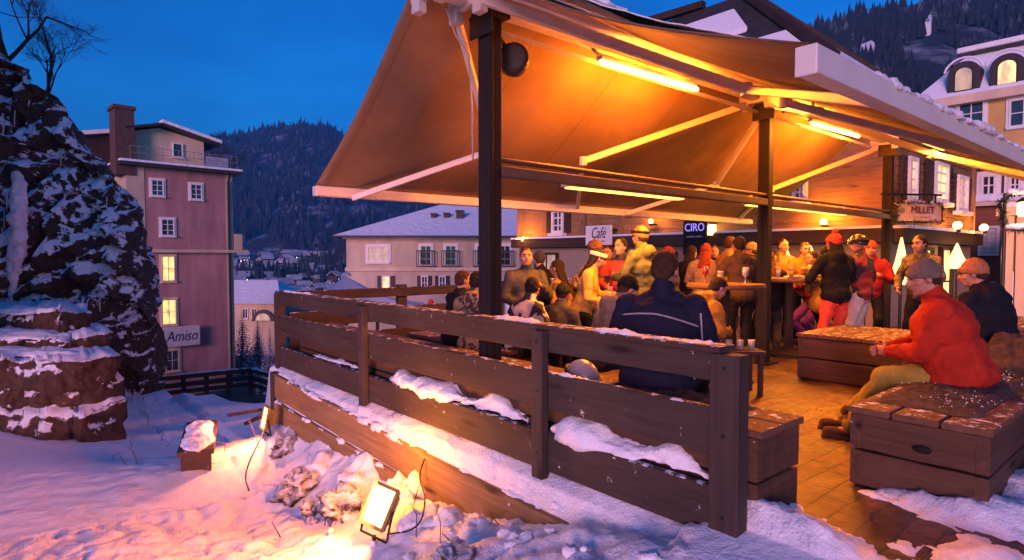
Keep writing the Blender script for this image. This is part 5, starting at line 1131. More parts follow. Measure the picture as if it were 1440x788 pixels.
    jk = link('jacket', me, jacket, root, smooth=True)
    # --- trousers
    t = MB(); t.ell(T(0, 0, -.02), (.165 * B ** .7, .13 * B ** .7, .125), M3)
    for k in (-1, 1):
        hip, kn, an = Lg[k]; t.cap(hip, kn, .098 * B ** .6, .076); t.cap(kn, an, .075, .068)
    me = remeshed(t, vx * 1.4, 3, s); bumpy(me, .014 * s, 8, 7, oct=2); link('trousers', me, trousers, root, smooth=True)
    # --- boots
    for k in (-1, 1):
        an = Lg[k][2]; g = MB(); g.cap(an + V((0, -.01, .05)), an + V((0, -.01, -.04)), .056, .056); g.cap(an + V((0, -.03, -.055)), an + V((0, .15, -.06)), .045, .042); 
        g.obox(an + V((0, .06, -.092)), (.048, 0, 0), (0, .135, 0), (0, 0, .012)); me = remeshed(g, vx * 1.2, 1, s); link('boot', me, boots or cloth('boot', (.05, .03, .02)), root, smooth=True)
    if glove:
        for k in (-1, 1):
            el, wr = A_[k]; dr = (wr - el).normalized(); g = MB(); g.cap(wr - dr * .02, wr + dr * .06, .043, .04); g.cap(wr + dr * .06, wr + dr * .13, .036, .028); g.cap(wr + dr * .03, wr + dr * .08 + V((-k * .04, 0, .02)), .018, .015); link('glove', remeshed(g, vx * 1.2, 1, s), glove, root, smooth=True)
    # --- hair and headgear
    kd, hm = hat[0], hat[1]; hair = hat[2] if len(hat) > 2 else HAIRB
    tilt = lambda a: hrot @ Matrix.Rotation(R(a), 3, 'X')
    def soft(nm, q, m_, b_=.004, bs=34, par=root, v_=.0085, sm=2):
        me = remeshed(q, max(v_, vx * .75), sm, s)
        if b_: bumpy(me, b_ * s, bs, 2, oct=2)
        return link(nm, me, m_, par, smooth=True)
    if kd != 'helmet':
        q = MB(); q.ell(Hh(0, -.02, .024), (.084, .1, .098), tilt(27), 24, 14, 0, 92); q.ell(Hh(0, -.05, -.012), (.078, .062, .075), hrot)
        for k in (-1, 1): q.ell(Hh(.066 * k, -.012, .012), (.02, .04, .045), hrot, 10, 8)
        if kd in ('long', 'headband', 'long_beanie'):
            for a in range(-6, 7):
                x = .0115 * a; q.cap(Hh(x, -.08 + .0022 * abs(a) ** 1.6, .0), T(x * 1.25, -.115 + .004 * abs(a), .40 + .012 * (a % 3)), .026, .018, 7)
        soft('hair', q, hair, .007, 42)
    def band(q, z, r, dz=(0,), tl=0, k=1.):
        rm = tilt(tl)
        for e_ in dz: q.tube([Hh(0, -.014, .028) + rm @ V((.087 * k * math.cos(a), .104 * k * math.sin(a), z + e_)) for a in np.linspace(0, 2 * math.pi, 25)], r, 7)
        return q
    if kd in ('beanie', 'long_beanie', 'goggle_beanie'):
        q = MB(); q.ell(Hh(0, -.016, .012), (.0885, .106, .122), tilt(14), 24, 16, 0, 100); band(q, -.016, .0095, (-.008, .006, .02), 14, .985); o = soft('beanie', q, hm, .004, 60)
        if kd == 'long_beanie': q = MB(); q.ell(Hh(0, -.03, .15), (.04, .04, .036)); soft('bobble', q, hm, .012, 60, o)
        if kd == 'goggle_beanie':
            soft('goggle_strap', band(MB(), .026, .011, (-.008, .008), 6, 1.08), BLK, 0, 1, o)
            q = MB(); q.ell(Hh(0, .086, .062), (.066, .026, .03), hrot, 14, 8); q.build('goggles', mat('goggle_lens', (.05, .03, .03), .1, bump=0, spec=.9), o, True, local=True, sc=s)
    elif kd == 'headband':
        soft('headband', band(MB(), .012, .0105, (-.018, -.004, .010, .022), 4, 1.02), hm, .001, 40)
    elif kd == 'helmet':
        q = MB(); q.ell(Hh(0, -.012, .02), (.106, .126, .122), tilt(12), 24, 16, 0, 104); o = soft('helmet', q, hm, 0)
        q = MB(); q.ell(Hh(0, .092, .03), (.08, .042, .04), hrot, 16, 8); q.build('goggles', mat('goggle_lens', (.05, .03, .03), .1, bump=0, spec=.9), o, True, local=True, sc=s)
        soft('goggle_strap', band(MB(), .014, .011, (-.008, .008), 0, 1.22), BLK, 0, 1, o)
    elif kd == 'fur':
        q = MB(); q.ell(Hh(0, -.014, .03), (.1, .115, .11), tilt(8), 30, 18, 0, 96); soft('fur_hat', q, hm, .02, 48)
    if stripe:     # piping that follows the back of the jacket
        tree = BVHTree.FromPolygons([v.co for v in jk.data.vertices], [p_.vertices for p_ in jk.data.polygons])
        for (pts, m_, rr) in stripe:
            path = []
            for x, z in pts:
                o0 = (T(x, -1, z)) * s; dr = (Rt @ Rl @ V((0, 1, 0))); h = tree.ray_cast(o0, dr)
                if h[0]: path.append(h[0] - dr * .002)
            if len(path) > 2: MB().tube(path, rr, 6).build('piping', m_, jk, True, local=True)
    return root
NAVY = cloth('navy', (.012, .013, .03)); BLK = cloth('black', (.008, .0075, .008)); RED = cloth('red', (.34, .024, .010)); OLIVE = cloth('olive_yellow', (.26, .2, .03)); GREY = cloth('grey_knit', (.13, .10, .075), sc=30)
YEL = cloth('yellow', (.25, .135, .02)); BEIGE = cloth('beige', (.17, .12, .08)); GREEN = cloth('green', (.075, .08, .018)); BROWN = cloth('brown', (.06, .035, .018)); CREAMJ = cloth('cream', (.28, .19, .085)); REDP = cloth('coral', (.6, .07, .035)); WHT = cloth('white', (.5, .45, .4)); PURP = cloth('purple', (.1, .02, .12)); CRIM = cloth('crimson', (.2, .012, .012)); DGREY = cloth('dark_grey', (.04, .036, .036))
CAMO = spotted('camouflage', (.025, .02, .015), (.12, .08, .04), 11, (.45, .52), (.05, .045, .02)); LEO = spotted('leopard_print', (.03, .018, .012), (.22, .14, .075), 17, (.43, .5)); PAT = spotted('speckled_white', (.05, .03, .02), (.5, .4, .25), 26, (.4, .46))
HAIRR = cloth('hair_auburn', (.2, .035, .012)); HAIRD = cloth('hair_dark', (.018, .012, .01)); HAIRB = cloth('hair_brown', (.045, .022, .012)); HATRED = cloth('hat_red', (.62, .05, .03)); GREYP = cloth('piping_grey', (.3, .29, .3)); ORH = cloth('hat_orange_brown', (.3, .12, .05))
def twotone(name, a, c, zc):
    if name in _mc: return _mc[name]
    m, nt, b = newmat(name); vec = coords(nt); sx = nt.nodes.new('ShaderNodeSeparateXYZ'); nt.links.new(vec, sx.inputs[0]); n = nd(nt, 'ShaderNodeTexNoise', Scale=20.); nt.links.new(vec, n.inputs['Vector'])
    z = nd(nt, 'ShaderNodeMath', operation='MULTIPLY_ADD'); nt.links.new(n.outputs['Fac'], z.inputs[0]); z.inputs[1].default_value = .012; nt.links.new(sx.outputs['Z'], z.inputs[2])
    mp = nd(nt, 'ShaderNodeMapRange'); nt.links.new(z.outputs[0], mp.inputs[0]); mp.inputs[1].default_value = zc - .5; mp.inputs[2].default_value = zc + .5
    nt.links.new(ramp(nt, mp.outputs[0], [(0, c), (.28, c), (.285, (.02, .018, .018)), (.31, (.02, .018, .018)), (.315, c), (.5, a)], 'CONSTANT'), b.inputs['Base Color']); b.inputs['Roughness'].default_value = .75; _mc[name] = m; return m
Y_DARK = twotone('jacket_yellow_black', (.03, .022, .018), (.25, .135, .02), 1.28); C_DARK = twotone('jacket_crimson_black', (.018, .014, .014), (.2, .012, .012), 1.3); G_OL = twotone('jacket_green_dark', (.075, .08, .018), (.03, .035, .012), 1.16); B_GR = twotone('jacket_black_grey', (.012, .011, .012), (.03, .027, .026), 1.2)
# --- the pair on the big box bench
person('man in bright red jacket, olive trousers and grey beanie seated on the big bench', 1311, 0, 362, 54, RED, OLIVE, ('beanie', GREY), sit=.44, lean=15, hands=((-.08, .40, .14), (.1, .44, .13)), feet=((-.14, .62, .1), (.1, .68, .1)), head=(24, 8), bulk=1.5, loc=P(1352, 400, Y=1.16), boots=cloth('brown_boot', (.09, .045, .02)))
person('person in dark jacket and orange brown beanie seated right of the red jacket', 1382, 0, 362, 20, cloth('blue_black', (.009, .009, .014)), BLK, ('beanie', ORH), sit=.46, lean=12, hands=((-.1, .36, .12), (.1, .38, .12)), head=(30, 6), bulk=1.3, loc=P(1402, 400, Y=1.2), hood=True)
person('man in camouflage jacket standing by the glowing cone lantern, looking left', 1299, 7.8, 329, 120, CAMO, BLK, ('short', None, HAIRD), hands=((-.14, .33, .3), (.2, .25, .05)), head=(-10, 5), lean=4)
# --- by the last post
person('woman in red bobble hat and black jacket with coral red trousers, standing with back turned', 1178, 7.4, 327, 10, BLK, REDP, ('long_beanie', HATRED, HAIRD), hands=((-.2, .3, .28), (.18, .32, .3)), lean=3, bulk=1.08, hood=True)
person('skier in dark helmet, crimson and black jacket and white trousers beside the last post', 1214, 7.75, 330, 35, spotted('crimson_black', (.02, .012, .012), (.2, .012, .012), 6, (.42, .5)), WHT, ('helmet', mat('helmet_dark', (.03, .025, .03), .3, bump=0)), hands=((-.18, .34, .3), (.2, .2, .05)), lean=2, head=(30, 0))
person('person with red cap and dark red jacket facing the camera behind the helmeted skier', 1225, 8.6, 338, 150, CRIM, BLK, ('beanie', HATRED), hands=((-.14, .3, .27), (.16, .3, .2)))
# --- barmen
person('barman in yellow orange jacket between the two cone lanterns', 1128, 9.3, 340, 175, YEL, BLK, ('short', None, HAIRB), hands=((-.2, .36, .14), (.18, .38, .12)), lean=10)
person('barman in yellow jacket with a dark emblem, right beside the middle post', 1097, 9.6, 335, 190, spotted('yellow_black', (.04, .025, .015), (.25, .135, .02), 5, (.36, .4)), BLK, ('short', None, HAIRD), hands=((-.18, .34, .2), (.18, .36, .12)), lean=5)
person('small guest in dark red jacket behind the far bar table', 1150, 8.9, 352, 100, CRIM, PURP, ('short', None, HAIRD), hands=((-.15, .34, .3), (.16, .3, .22)), fs=.92)
# --- round the near bar table
person('tall person in plain brown jacket standing with back turned just left of the middle post', 1043, 7.6, 331, 5, BROWN, BLK, ('short', None, HAIRD), hands=((-.2, .35, .18), (.2, .34, .2)), hood=True, lean=4)
person('man in orange yellow shirt looking right, behind the near bar table', 1019, 8.5, 331, -80, YEL, DGREY, ('short', None, HAIRB), hands=((-.16, .32, .2), (.15, .34, .3)))
person('woman with long auburn hair and cream yellow jacket standing by the near bar table', 991, 8.8, 341, -30, CREAMJ, BLK, ('long', None, HAIRR), hands=((-.16, .34, .2), (.15, .36, .22)))
person('woman with long dark hair and black coat left of the auburn haired woman', 968, 9.3, 344, -50, BLK, BLK, ('long', None, HAIRD), hands=((-.16, .34, .2), (.15, .36, .22)))
person('guest in violet trousers and ochre jacket bent over beside the navy jacket', 968, 5.9, 386, -75, YEL, PURP, ('short', None, HAIRD), hands=((-.1, .4, .1), (.14, .42, .12)), lean=28, hood=True, head=(0, 20))  # violet light on this guest put into the trouser colour
# --- the standing group left of the navy jacket
person('man in green jacket with cap and ski goggles standing tall behind the navy jacket', 907, 7.0, 317, 40, G_OL, DGREY, ('goggle_beanie', ORH), hands=((-.18, .33, .2), (.16, .32, .26)), lean=3, hood=True)
person('short haired man in red jacket facing the camera, left of the green jacket', 875, 7.4, 334, 165, C_DARK, DGREY, ('short', None, HAIRD), hands=((-.15, .33, .28), (.18, .3, .16)), head=(-35, -4))
person('guest with shaggy fur hat and patterned jacket in the middle of the drinkers', 844, 7.5, 338, 35, spotted('ochre_pattern', (.05, .03, .02), (.24, .15, .05), 12, (.44, .5)), BLK, ('fur', cloth('fur_hat', (.10, .05, .025), .6)), hands=((-.15, .34, .28), (.18, .32, .2)))
person('woman with white headband and bright yellow jacket looking down', 817, 6.9, 347, -105, cloth('pale_yellow', (.34, .21, .05)), BLK, ('headband', WHT, HAIRD), hands=((-.14, .36, .2), (.14, .34, .1)), lean=14, head=(20, 14))
person('guest in ochre jacket with dark shoulder patches, left of the headband woman', 795, 7.5, 364, 60, spotted('ochre_dark', (.05, .03, .02), (.26, .15, .04), 4, (.4, .44)), BLK, ('long', None, HAIRD), hands=((-.22, .1, .0), (.2, .14, .02)), fs=.92, lean=8, collar=True)
person('man in black jacket standing with a drink raised, behind the nearest post', 738, 6.9, 347, 200, B_GR, BLK, ('short', None, HAIRB), hands=((-.1, .3, .34), (.16, .26, .12)), lean=3, bulk=1.12, head=(-15, -4))
person('seated guest with a white and speckled sleeved jacket just right of the nearest post', 730, 5.8, 388, -50, spotted('white_black', (.03, .02, .018), (.5, .42, .34), 4, (.5, .53)), BLK, ('short', None, HAIRD), sit=.44, lean=16, hands=((-.1, .38, .1), (.14, .38, .06)), head=(30, 12))
person('seated person in black beanie and beige jacket leaning forward beside the navy jacket', 843, 5.0, 384, -62, BEIGE, DGREY, ('beanie', BLK), sit=.42, lean=24, hands=((-.12, .36, .1), (.12, .38, .08)), head=(-6, 14), hood=True, bulk=1.05)
person('big man in navy jacket with grey piping seated against the fence', 926, 0, 349, -28, NAVY, BLK, ('short', None, HAIRB), sit=.47, lean=8, hands=((-.2, .34, .12), (.2, .36, .12)), head=(-12, 6), bulk=1.32, loc=P(926, 400, X=3.22),
       stripe=(([(x, .40 - .22 * x * x - .25 * max(0, x) ** 1.2) for x in np.linspace(-.23, .25, 22)], GREYP, .006), ([(.235 + .03 * math.sin(z * 5), z) for z in np.linspace(.02, .42, 16)], GREYP, .006)))
person('seated guest with black hair and leopard print jacket left of the nearest post', 664, 5.75, 380, -28, LEO, BLK, ('short', None, HAIRD), sit=.44, lean=6, hands=((-.14, .36, .14), (.14, .36, .14)), head=(-14, 4), hood=True)
person('brown haired guest in black coat seated at the far left of the terrace', 637, 6.3, 379, -62, BLK, BLK, ('short', None, HAIRB), sit=.44, lean=8, hands=((-.12, .38, .16), (.14, .36, .14)), head=(0, 4))

# --- more of the throng, mostly dark winter coats
person('dark coated guest in black beanie just right of the black jacketed drinker', 762, 8.2, 352, 20, BLK, BLK, ('beanie', DGREY), hands=((-.15, .34, .28), (.18, .3, .2)))
person('dark haired guest in brown coat half hidden behind the fur hat', 858, 8.6, 344, 150, BROWN, BLK, ('short', None, HAIRD), hands=((-.15, .34, .28), (.18, .3, .2)))
person('guest in black coat and dark red beanie behind the big navy jacket', 946, 7.9, 346, 70, B_GR, BLK, ('beanie', cloth('beanie_wine', (.12, .015, .02))), hands=((-.16, .34, .3), (.16, .32, .24)), lean=4)
person('guest in dark jacket looking over from behind the near bar table', 1003, 9.9, 344, 170, BLK, BLK, ('short', None, HAIRB), hands=((-.15, .34, .22), (.16, .34, .22)))
person('guest in black jacket and grey beanie right against the middle post', 1066, 8.8, 340, 60, BLK, BLK, ('beanie', GREY), hands=((-.15, .34, .22), (.16, .34, .22)))
person('guest in black and yellow jacket and dark beanie left of the red bobble hat', 1158, 7.9, 345, -60, Y_DARK, BLK, ('beanie', BLK), hands=((-.15, .36, .24), (.16, .34, .2)), fs=.93)
person('dark jacketed guest standing beyond the far bar table', 1082, 8.6, 352, -20, BLK, DGREY, ('long', None, HAIRB), hands=((-.15, .34, .22), (.16, .34, .22)), fs=.92)
person('seated guest in dark coat low beside the serving cabinet', 778, 6.3, 398, -40, DGREY, BLK, ('beanie', BLK), sit=.42, lean=16, hands=((-.12, .38, .1), (.14, .38, .08)))
# ================================================================== VALLEY, HILLS, VILLAGE, TREES
def lerp_profile(pr, u):
    for (a, va), (b_, vb) in zip(pr, pr[1:]):
        if a <= u <= b_: t = (u - a) / (b_ - a); t = t * t * (3 - 2 * t); return va + (vb - va) * t
    return pr[0][1] if u < pr[0][0] else pr[-1][1]
HILL = rocksnow('wooded_slope', (.012, .017, .018), (.03, .036, .034), .012, .5, .15, .0, (.34, .38, .44), hill=True)
VAL = rocksnow('valley_snow', (.012, .017, .018), (.03, .035, .035), .03, .5, .2, .0, (.4, .45, .5), hill=True)
def valley_z(d): return -9 - 16 * min(1, max(0, d - 60) / 140) + 34 * min(1, max(0, d - 330) / 420) ** 1.2
mb = MB(); ds = list(np.geomspace(19, 2150, 56)); us = np.linspace(-1000, 2500, 80)
for d in ds:
    for u in us:
        rr = (u - 720) / FPX * d; z = valley_z(d) if u < 760 else (-9 if u > 900 else -9 + (valley_z(d) + 9) * (900 - u) / 140)
        if u > 760: z = min(z, -3)
        mb.v.append(W(rr, d, z + noise.noise(V((rr * .02, d * .02, 0))) * min(2.5, d * .01)))
n = len(us); mb.f = [(i * n + j, i * n + j + 1, (i + 1) * n + j + 1, (i + 1) * n + j) for i in range(len(ds) - 1) for j in range(n - 1)]; mb.m = [0] * len(mb.f)
kind(mb.build('valley_ground', VAL, smooth=True), 'structure')
def hill(name, prof, d0, d1, z0f, rough, u0, u1, seed, m_, pw=1.0):
    us = np.linspace(u0, u1, 150); ts = np.linspace(0, 1.3, 70); mb = MB()
    for t in ts:
        d = d0 + (d1 - d0) * t
        for u in us:
            v = lerp_profile(prof, u); zr = CAM_H + (360 - v) / FPX * d1; rr = (u - 720) / FPX * d; z0 = z0f(d0) if callable(z0f) else z0f
            k = min(1, t) ** pw if t <= 1 else 1 - (t - 1) * 1.2
            env = min(1, t * 3) * rough
            z = z0 - 6 * (t == 0) + (zr - z0) * k + env * (noise.noise(V((rr / 160, d / 160, seed))) * 1. + noise.noise(V((rr / 55, d / 55, seed))) * .45) * (1 if t < .93 else .35)
            mb.v.append(W(rr, d, z))
    n = len(us); mb.f = [(i * n + j, i * n + j + 1, (i + 1) * n + j + 1, (i + 1) * n + j) for i in range(len(ts) - 1) for j in range(n - 1)]; mb.m = [0] * len(mb.f)
    o = mb.build(name, m_, smooth=True); kind(o, 'structure'); return mb, o
farm, _ = hill('far_hill', [(-500, 330), (-100, 260), (90, 215), (230, 205), (300, 196), (345, 187), (395, 179), (440, 175), (468, 179), (500, 196), (545, 228), (620, 268), (700, 292), (800, 315), (1000, 330), (1200, 345)], 760, 1500, valley_z, 26, -600, 1250, 1.5, HILL)
spur, _ = hill('near_spur', [(300, 420), (395, 402), (440, 378), (500, 352), (560, 330), (640, 305), (760, 290), (900, 300)], 420, 640, valley_z, 7, 300, 900, 6.5, HILL, .9)
rgt, _ = hill('right_hill', [(850, 215), (1000, 130), (1085, 75), (1150, 46), (1200, 30), (1262, 10), (1330, -8), (1390, -4), (1440, -22), (1600, -60), (1900, -40)], 170, 520, -4., 9, 900, 1900, 3.5, HILL)
def forest(name, hm_, count, seed, hgt, umin, umax, tmin=.05, clear=.0, label=''):
    rn = random.Random(seed); n = 150; bv = BVHTree.FromPolygons([V(p) for p in hm_.v], hm_.f); mb = MB(); k = 0; tries = 0
    vs = np.array(hm_.v); 
    while k < count and tries < count * 6:
        tries += 1; f = hm_.f[rn.randrange(len(hm_.f))]; a, b_, c, d = (V(hm_.v[i]) for i in f); s, t = rn.random(), rn.random(); p = a.lerp(b_, s).lerp(d.lerp(c, s), t)
        u = 720 + FPX * p.dot(RT) / p.dot(FW)
        if not (umin < u < umax): continue
        if noise.noise(V((p.x / 70, p.y / 70, seed))) + .5 * noise.noise(V((p.x / 23, p.y / 23, seed))) > .24 - clear: continue
        h = hgt * rn.choice((.5, .8, 1, 1, 1.2, 1.6)) * rn.uniform(.8, 1.2); r = h * rn.uniform(.16, .24); o = len(mb.v)
        mb.v += [p + V((0, 0, h))] + [p + V((math.cos(q) * r, math.sin(q) * r, -1 + h * .12)) for q in (0, 1.256, 2.513, 3.77, 5.026)]
        mb.f += [(o, o + 1 + i, o + 1 + (i + 1) % 5) for i in range(5)]; k += 1
    mb.m = [0] * len(mb.f); o = mb.build(name, CONIF_FAR); kind(o, 'stuff'); o['label'] = label; return o
CONIF_FAR = rocksnow('forest_far', (.008, .014, .014), (.022, .03, .028), .05, .42, .25, .1, (.35, .4, .44), hill=True)
forest('mountain_forest', farm, 16000, 2, 13, 180, 1150, label='dark conifer forest covering the far mountain')
forest('spur_forest', spur, 5200, 5, 11, 330, 780, label='dark conifers on the nearer wooded spur')
forest('hillside_forest', rgt, 9000, 8, 9, 1000, 1560, label='dark conifers on the hillside behind the roofs on the right')
# open snow runs on the right hill
rb = BVHTree.FromPolygons([V(p) for p in rgt.v], rgt.f)
for k, q in enumerate((((1296, 52), (1312, 26), (1318, 30), (1308, 50)), ((1208, 78), (1226, 72), (1232, 76), (1214, 90)))):
    pts = []
    for u, v in q: 
        h = rb.ray_cast(V((0, 0, CAM_H)), ray(u, v).normalized())
        if h[0]: pts.append(h[0])
    if len(pts) == 4:
        mb = MB(); n = 10
        for i in range(n + 1):
            for j in range(n + 1):
                p = pts[0].lerp(pts[1], i / n).lerp(pts[3].lerp(pts[2], i / n), j / n); h = rb.ray_cast(V((p.x, p.y, 900)), V((0, 0, -1))); mb.v.append((h[0] if h[0] else p) + V((0, 0, 7.5 if 0 < i < n and 0 < j < n else -1)))
        mb.f = [(i * (n + 1) + j, (i + 1) * (n + 1) + j, (i + 1) * (n + 1) + j + 1, i * (n + 1) + j + 1) for i in range(n) for j in range(n)]; mb.m = [0] * len(mb.f); kind(mb.build('snow_run', SNOW_FAR, smooth=True), 'structure')
# village houses on the far side of the valley
vb = BVHTree.FromPolygons([V(p) for p in D.objects['valley_ground'].data.vertices.values() and [v.co[:] for v in D.objects['valley_ground'].data.vertices]], [tuple(p.vertices) for p in D.objects['valley_ground'].data.polygons])
VW = [glow('village_warm', (1, .66, .34), 2.2, False), glow('village_pink', (1, .5, .5), 1.6, False), glow('village_white', (.9, .95, 1), 1.8, False)]
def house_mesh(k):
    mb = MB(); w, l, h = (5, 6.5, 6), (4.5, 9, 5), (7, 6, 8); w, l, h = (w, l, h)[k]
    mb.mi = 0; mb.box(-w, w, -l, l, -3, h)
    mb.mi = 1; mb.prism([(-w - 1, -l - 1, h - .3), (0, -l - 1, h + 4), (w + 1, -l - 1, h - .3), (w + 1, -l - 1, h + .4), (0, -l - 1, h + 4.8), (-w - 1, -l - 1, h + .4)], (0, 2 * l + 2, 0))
    mb.mi = 2
    for z in (1.6, 4.6):
        for y in (-.6, 0., .6):
            if (int(z * 3 + y * 5) + k) % 3 != 1: mb.box(-w - .06, -w - .01, y * l - .7, y * l + .7, z - .8, z + .8)
        for x in (-.5, .5): 
            if (int(z + x * 7) + k) % 2 == 0: mb.box(x * w - .7, x * w + .7, -l - .06, -l - .01, z - .8, z + .8)
    return mb.mesh('village_house')
HM = []
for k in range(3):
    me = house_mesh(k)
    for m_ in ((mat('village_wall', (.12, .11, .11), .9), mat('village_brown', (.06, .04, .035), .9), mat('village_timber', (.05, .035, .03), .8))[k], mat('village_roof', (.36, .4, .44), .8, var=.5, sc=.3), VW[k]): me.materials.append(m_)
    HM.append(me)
rn = random.Random(17); nh = 0; spots = []
for i in range(3000):
    if nh >= 130: break
    u = rn.uniform(324, 500); v = rn.uniform(362, 428) + max(0, (430 - u)) * .06
    if rn.random() < .25: u = rn.uniform(395, 490); v = rn.uniform(360, 392)
    h = vb.ray_cast(V((0, 0, CAM_H)), ray(u, v).normalized())
    if h[0] is None: continue
    p = h[0]
    if any((p - q).length < 13 for q in spots): continue
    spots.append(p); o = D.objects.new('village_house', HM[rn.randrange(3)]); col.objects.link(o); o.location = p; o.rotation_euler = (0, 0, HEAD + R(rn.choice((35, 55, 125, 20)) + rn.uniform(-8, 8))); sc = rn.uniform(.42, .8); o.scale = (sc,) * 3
    tag(o, 'small house with snowy roof and lit windows in the far village', 'house', 'houses of the far village'); nh += 1
lampm = glow('street_glow', (1, .85, .7), 30, False)
for (u, v) in ((357, 402), (364, 403), (374, 406), (398, 380), (405, 378), (470, 371), (463, 370), (430, 399), (452, 388), (350, 391)):
    h = vb.ray_cast(V((0, 0, CAM_H)), ray(u, v + 8).normalized()); p = h[0] if h[0] else P(u, v, d=260)
    d = p.dot(FW); c = P(u, v, d=d); t = thing('street_lamp', 'distant street lamp glowing among the village houses', 'lamp', p, group='street lamps of the far village'); mb = MB(); r = d * .0012; mb.ell(c, (r, r, r), None, 8, 6); mb.build('lamp_head', lampm, t); mb = MB(); mb.tube([p, c], .12, 5); mb.build('pole', BLACK, t)
# snow covered parasols and stall roofs beyond the back fence
PARA = mat('parasol_snow', (.62, .6, .66), .7, var=.1, sc=1.5)
def parasol(u, vt, ul, ur, vb_, d, label, ventd=True):
    top = P(u, vt, d=d); lo = P(ul, vb_, d=d); hi = P(ur, vb_, d=d); hw = (hi - lo).length / 2; z = lo.z; c = V(((lo.x + hi.x) / 2, (lo.y + hi.y) / 2, 0)); zt = top.z
    t = thing('snowy_parasol', label, 'parasol', (c.x, c.y, -3.2), group='snowed up market parasols'); q = HEAD + R(12)
    cn = [c + V((math.cos(q + R(45 + 90 * k)), math.sin(q + R(45 + 90 * k)), 0)) * hw * 1.3 + V((0, 0, z)) for k in range(4)]; ap = c + V((0, 0, zt)); mb = MB()
    N = 8; rs = []
    for i in range(N + 1):
        s_ = i / N; k_ = 1 - s_ * .96; rs.append([c * 1 + (p - c - V((0, 0, z))) * k_ + V((0, 0, z + (zt - z) * (s_ ** 1.12))) for a, b_ in zip(cn, cn[1:] + cn[:1]) for p in (a, a.lerp(b_, .33), a.lerp(b_, .66))])
    mb.rings(rs); mb.build('canopy', PARA, t, smooth=False)
    if ventd: mb = MB(); mb.ell(ap + V((0, 0, .05)), (hw * .16, hw * .16, hw * .12), None, 12, 8, 0, 95); mb.build('vent_cap', PARA, t)
    mb = MB(); mb.tube([c + V((0, 0, -3.2)), c + V((0, 0, zt - .1))], .05, 8); mb.build('pole', W_DARK, t)
parasol(490, 390, 442, 532, 413, 20, 'pale snow topped parasol with a cap, in front of the cream house')
parasol(545, 416, 455, 606, 432, 17, 'wide flat snow covered parasol just beyond the back fence')
parasol(640, 420, 600, 690, 434, 24, 'snowy parasol half hidden behind the seated guests')
cr = P(606, 440, d=13.5); mb = MB(); o = thing('red_parasol', 'closed red parasol showing past the back fence', 'parasol', (cr.x, cr.y, -3)); mb.lathe((cr.x, cr.y, 0), [(.25, cr.z - 1.0), (.33, cr.z - .5), (.22, cr.z - .05), (.03, cr.z + .3)], 10); mb.build('folded_canopy', cloth('parasol_red', (.5, .03, .03)), o); mb = MB(); mb.tube([(cr.x, cr.y, -3), (cr.x, cr.y, cr.z)], .03, 6); mb.build('pole', W_DARK, o)
# conifers by the pink block
CON = rocksnow('conifer', (.01, .015, .012), (.03, .038, .028), 2.2, .3, .12, .35, (.5, .52, .58))
def conifer(base, h, r, label, seed):
    t = thing('conifer_tree', label, 'tree', base, group='snow dusted conifers beside the pink block'); rn = random.Random(seed); mb = MB(); b = V(base)
    mb.tube([b, b + V((0, 0, h * .5)), b + V((0, 0, h))], [h * .018, h * .012, .01], 7); mb.build('trunk', W_DARK, t)
    mb = MB(); n = 26
    for k in range(n):
        z = h * (.06 + .93 * k / n); rr = r * (1 - k / n) ** .85 + .08; m_ = max(6, int(13 - k * .25))
        for i in range(m_):
            a = i * 2 * math.pi / m_ + k * .7 + rn.uniform(-.2, .2); l = rr * rn.uniform(.7, 1.15); dr = V((math.cos(a), math.sin(a), 0)); sd = V((-dr.y, dr.x, 0)); o0 = b + V((0, 0, z))
            for q in range(3):
                t0, t1 = q / 3, (q + 1) / 3; w0 = l * .26 * (1 - t0 * .6) * rn.uniform(.7, 1.2); pz = lambda t_: -l * .38 * t_ ** 1.3
                p0 = o0 + dr * l * t0 + V((0, 0, pz(t0))); p1 = o0 + dr * l * t1 + V((0, 0, pz(t1)))
                mb.add([p0, p0.lerp(p1, .6) + sd * w0 - V((0, 0, w0 * .5)), p1, p0.lerp(p1, .6) - sd * w0 - V((0, 0, w0 * .5))], [(0, 1, 2), (0, 2, 3)])
    mb.build('crown', CON, t)
for i, (u, vt, d, lb) in enumerate(((340, 436, 45, 'slim dark conifer nearest to the pink block'), (362, 448, 50, 'snow dusted conifer between the pink block and the fence corner'), (379, 462, 40, 'smaller conifer just left of the fence corner'))):
    z0 = -7.5; tp = P(u, vt, d=d); conifer((tp.x, tp.y, z0), tp.z - z0, (tp.z - z0) * .22, lb, i)
# bare tree on top of the rock face
def bare_tree(base, h, seed, label, lean=(0, 0), rad=.09):
    t = thing('bare_tree', label, 'tree', base); rn = random.Random(seed); lo, hi = MB(), MB()
    def br(p, d, l, r, k):
        pts = [p]; n = 4
        for i in range(n): d = (d + V((rn.gauss(0, .13), rn.gauss(0, .13), rn.gauss(0, .08) + .03))).normalized(); pts.append(pts[-1] + d * l / n)
        (lo if k == 0 else hi).tube(pts, [r * (1 - .55 * i / n) for i in range(n + 1)], 7 if k < 2 else 4)
        if k < 6:
            for i in range(5 if k == 0 else rn.choice((3, 4))):
                f = rn.uniform(.35, 1.) if k else rn.uniform(.3, 1); q = pts[min(n, max(1, int(f * n + .5)))]; a = V((rn.gauss(0, 1), rn.gauss(0, 1), rn.gauss(.15, .5))).normalized()
                br(q, (d * .75 + a * .75).normalized(), l * rn.uniform(.5, .72), r * .5, k + 1)
    br(V(base), V((lean[0], lean[1], 1)).normalized(), h * .42, rad, 0)
    lo.build('trunk', W_DARK, t); hi.build('crown', mat('bare_twigs', (.03, .022, .022), .8, bump=0), t)
bp = on_cliff(6, 62); bp = P(4, 70, d=12.6); bare_tree(bp - V((0, 0, .7)), 4.2, 5, 'dark bare tree with fine twigs on top of the rock face', (RT * .35)[:2])
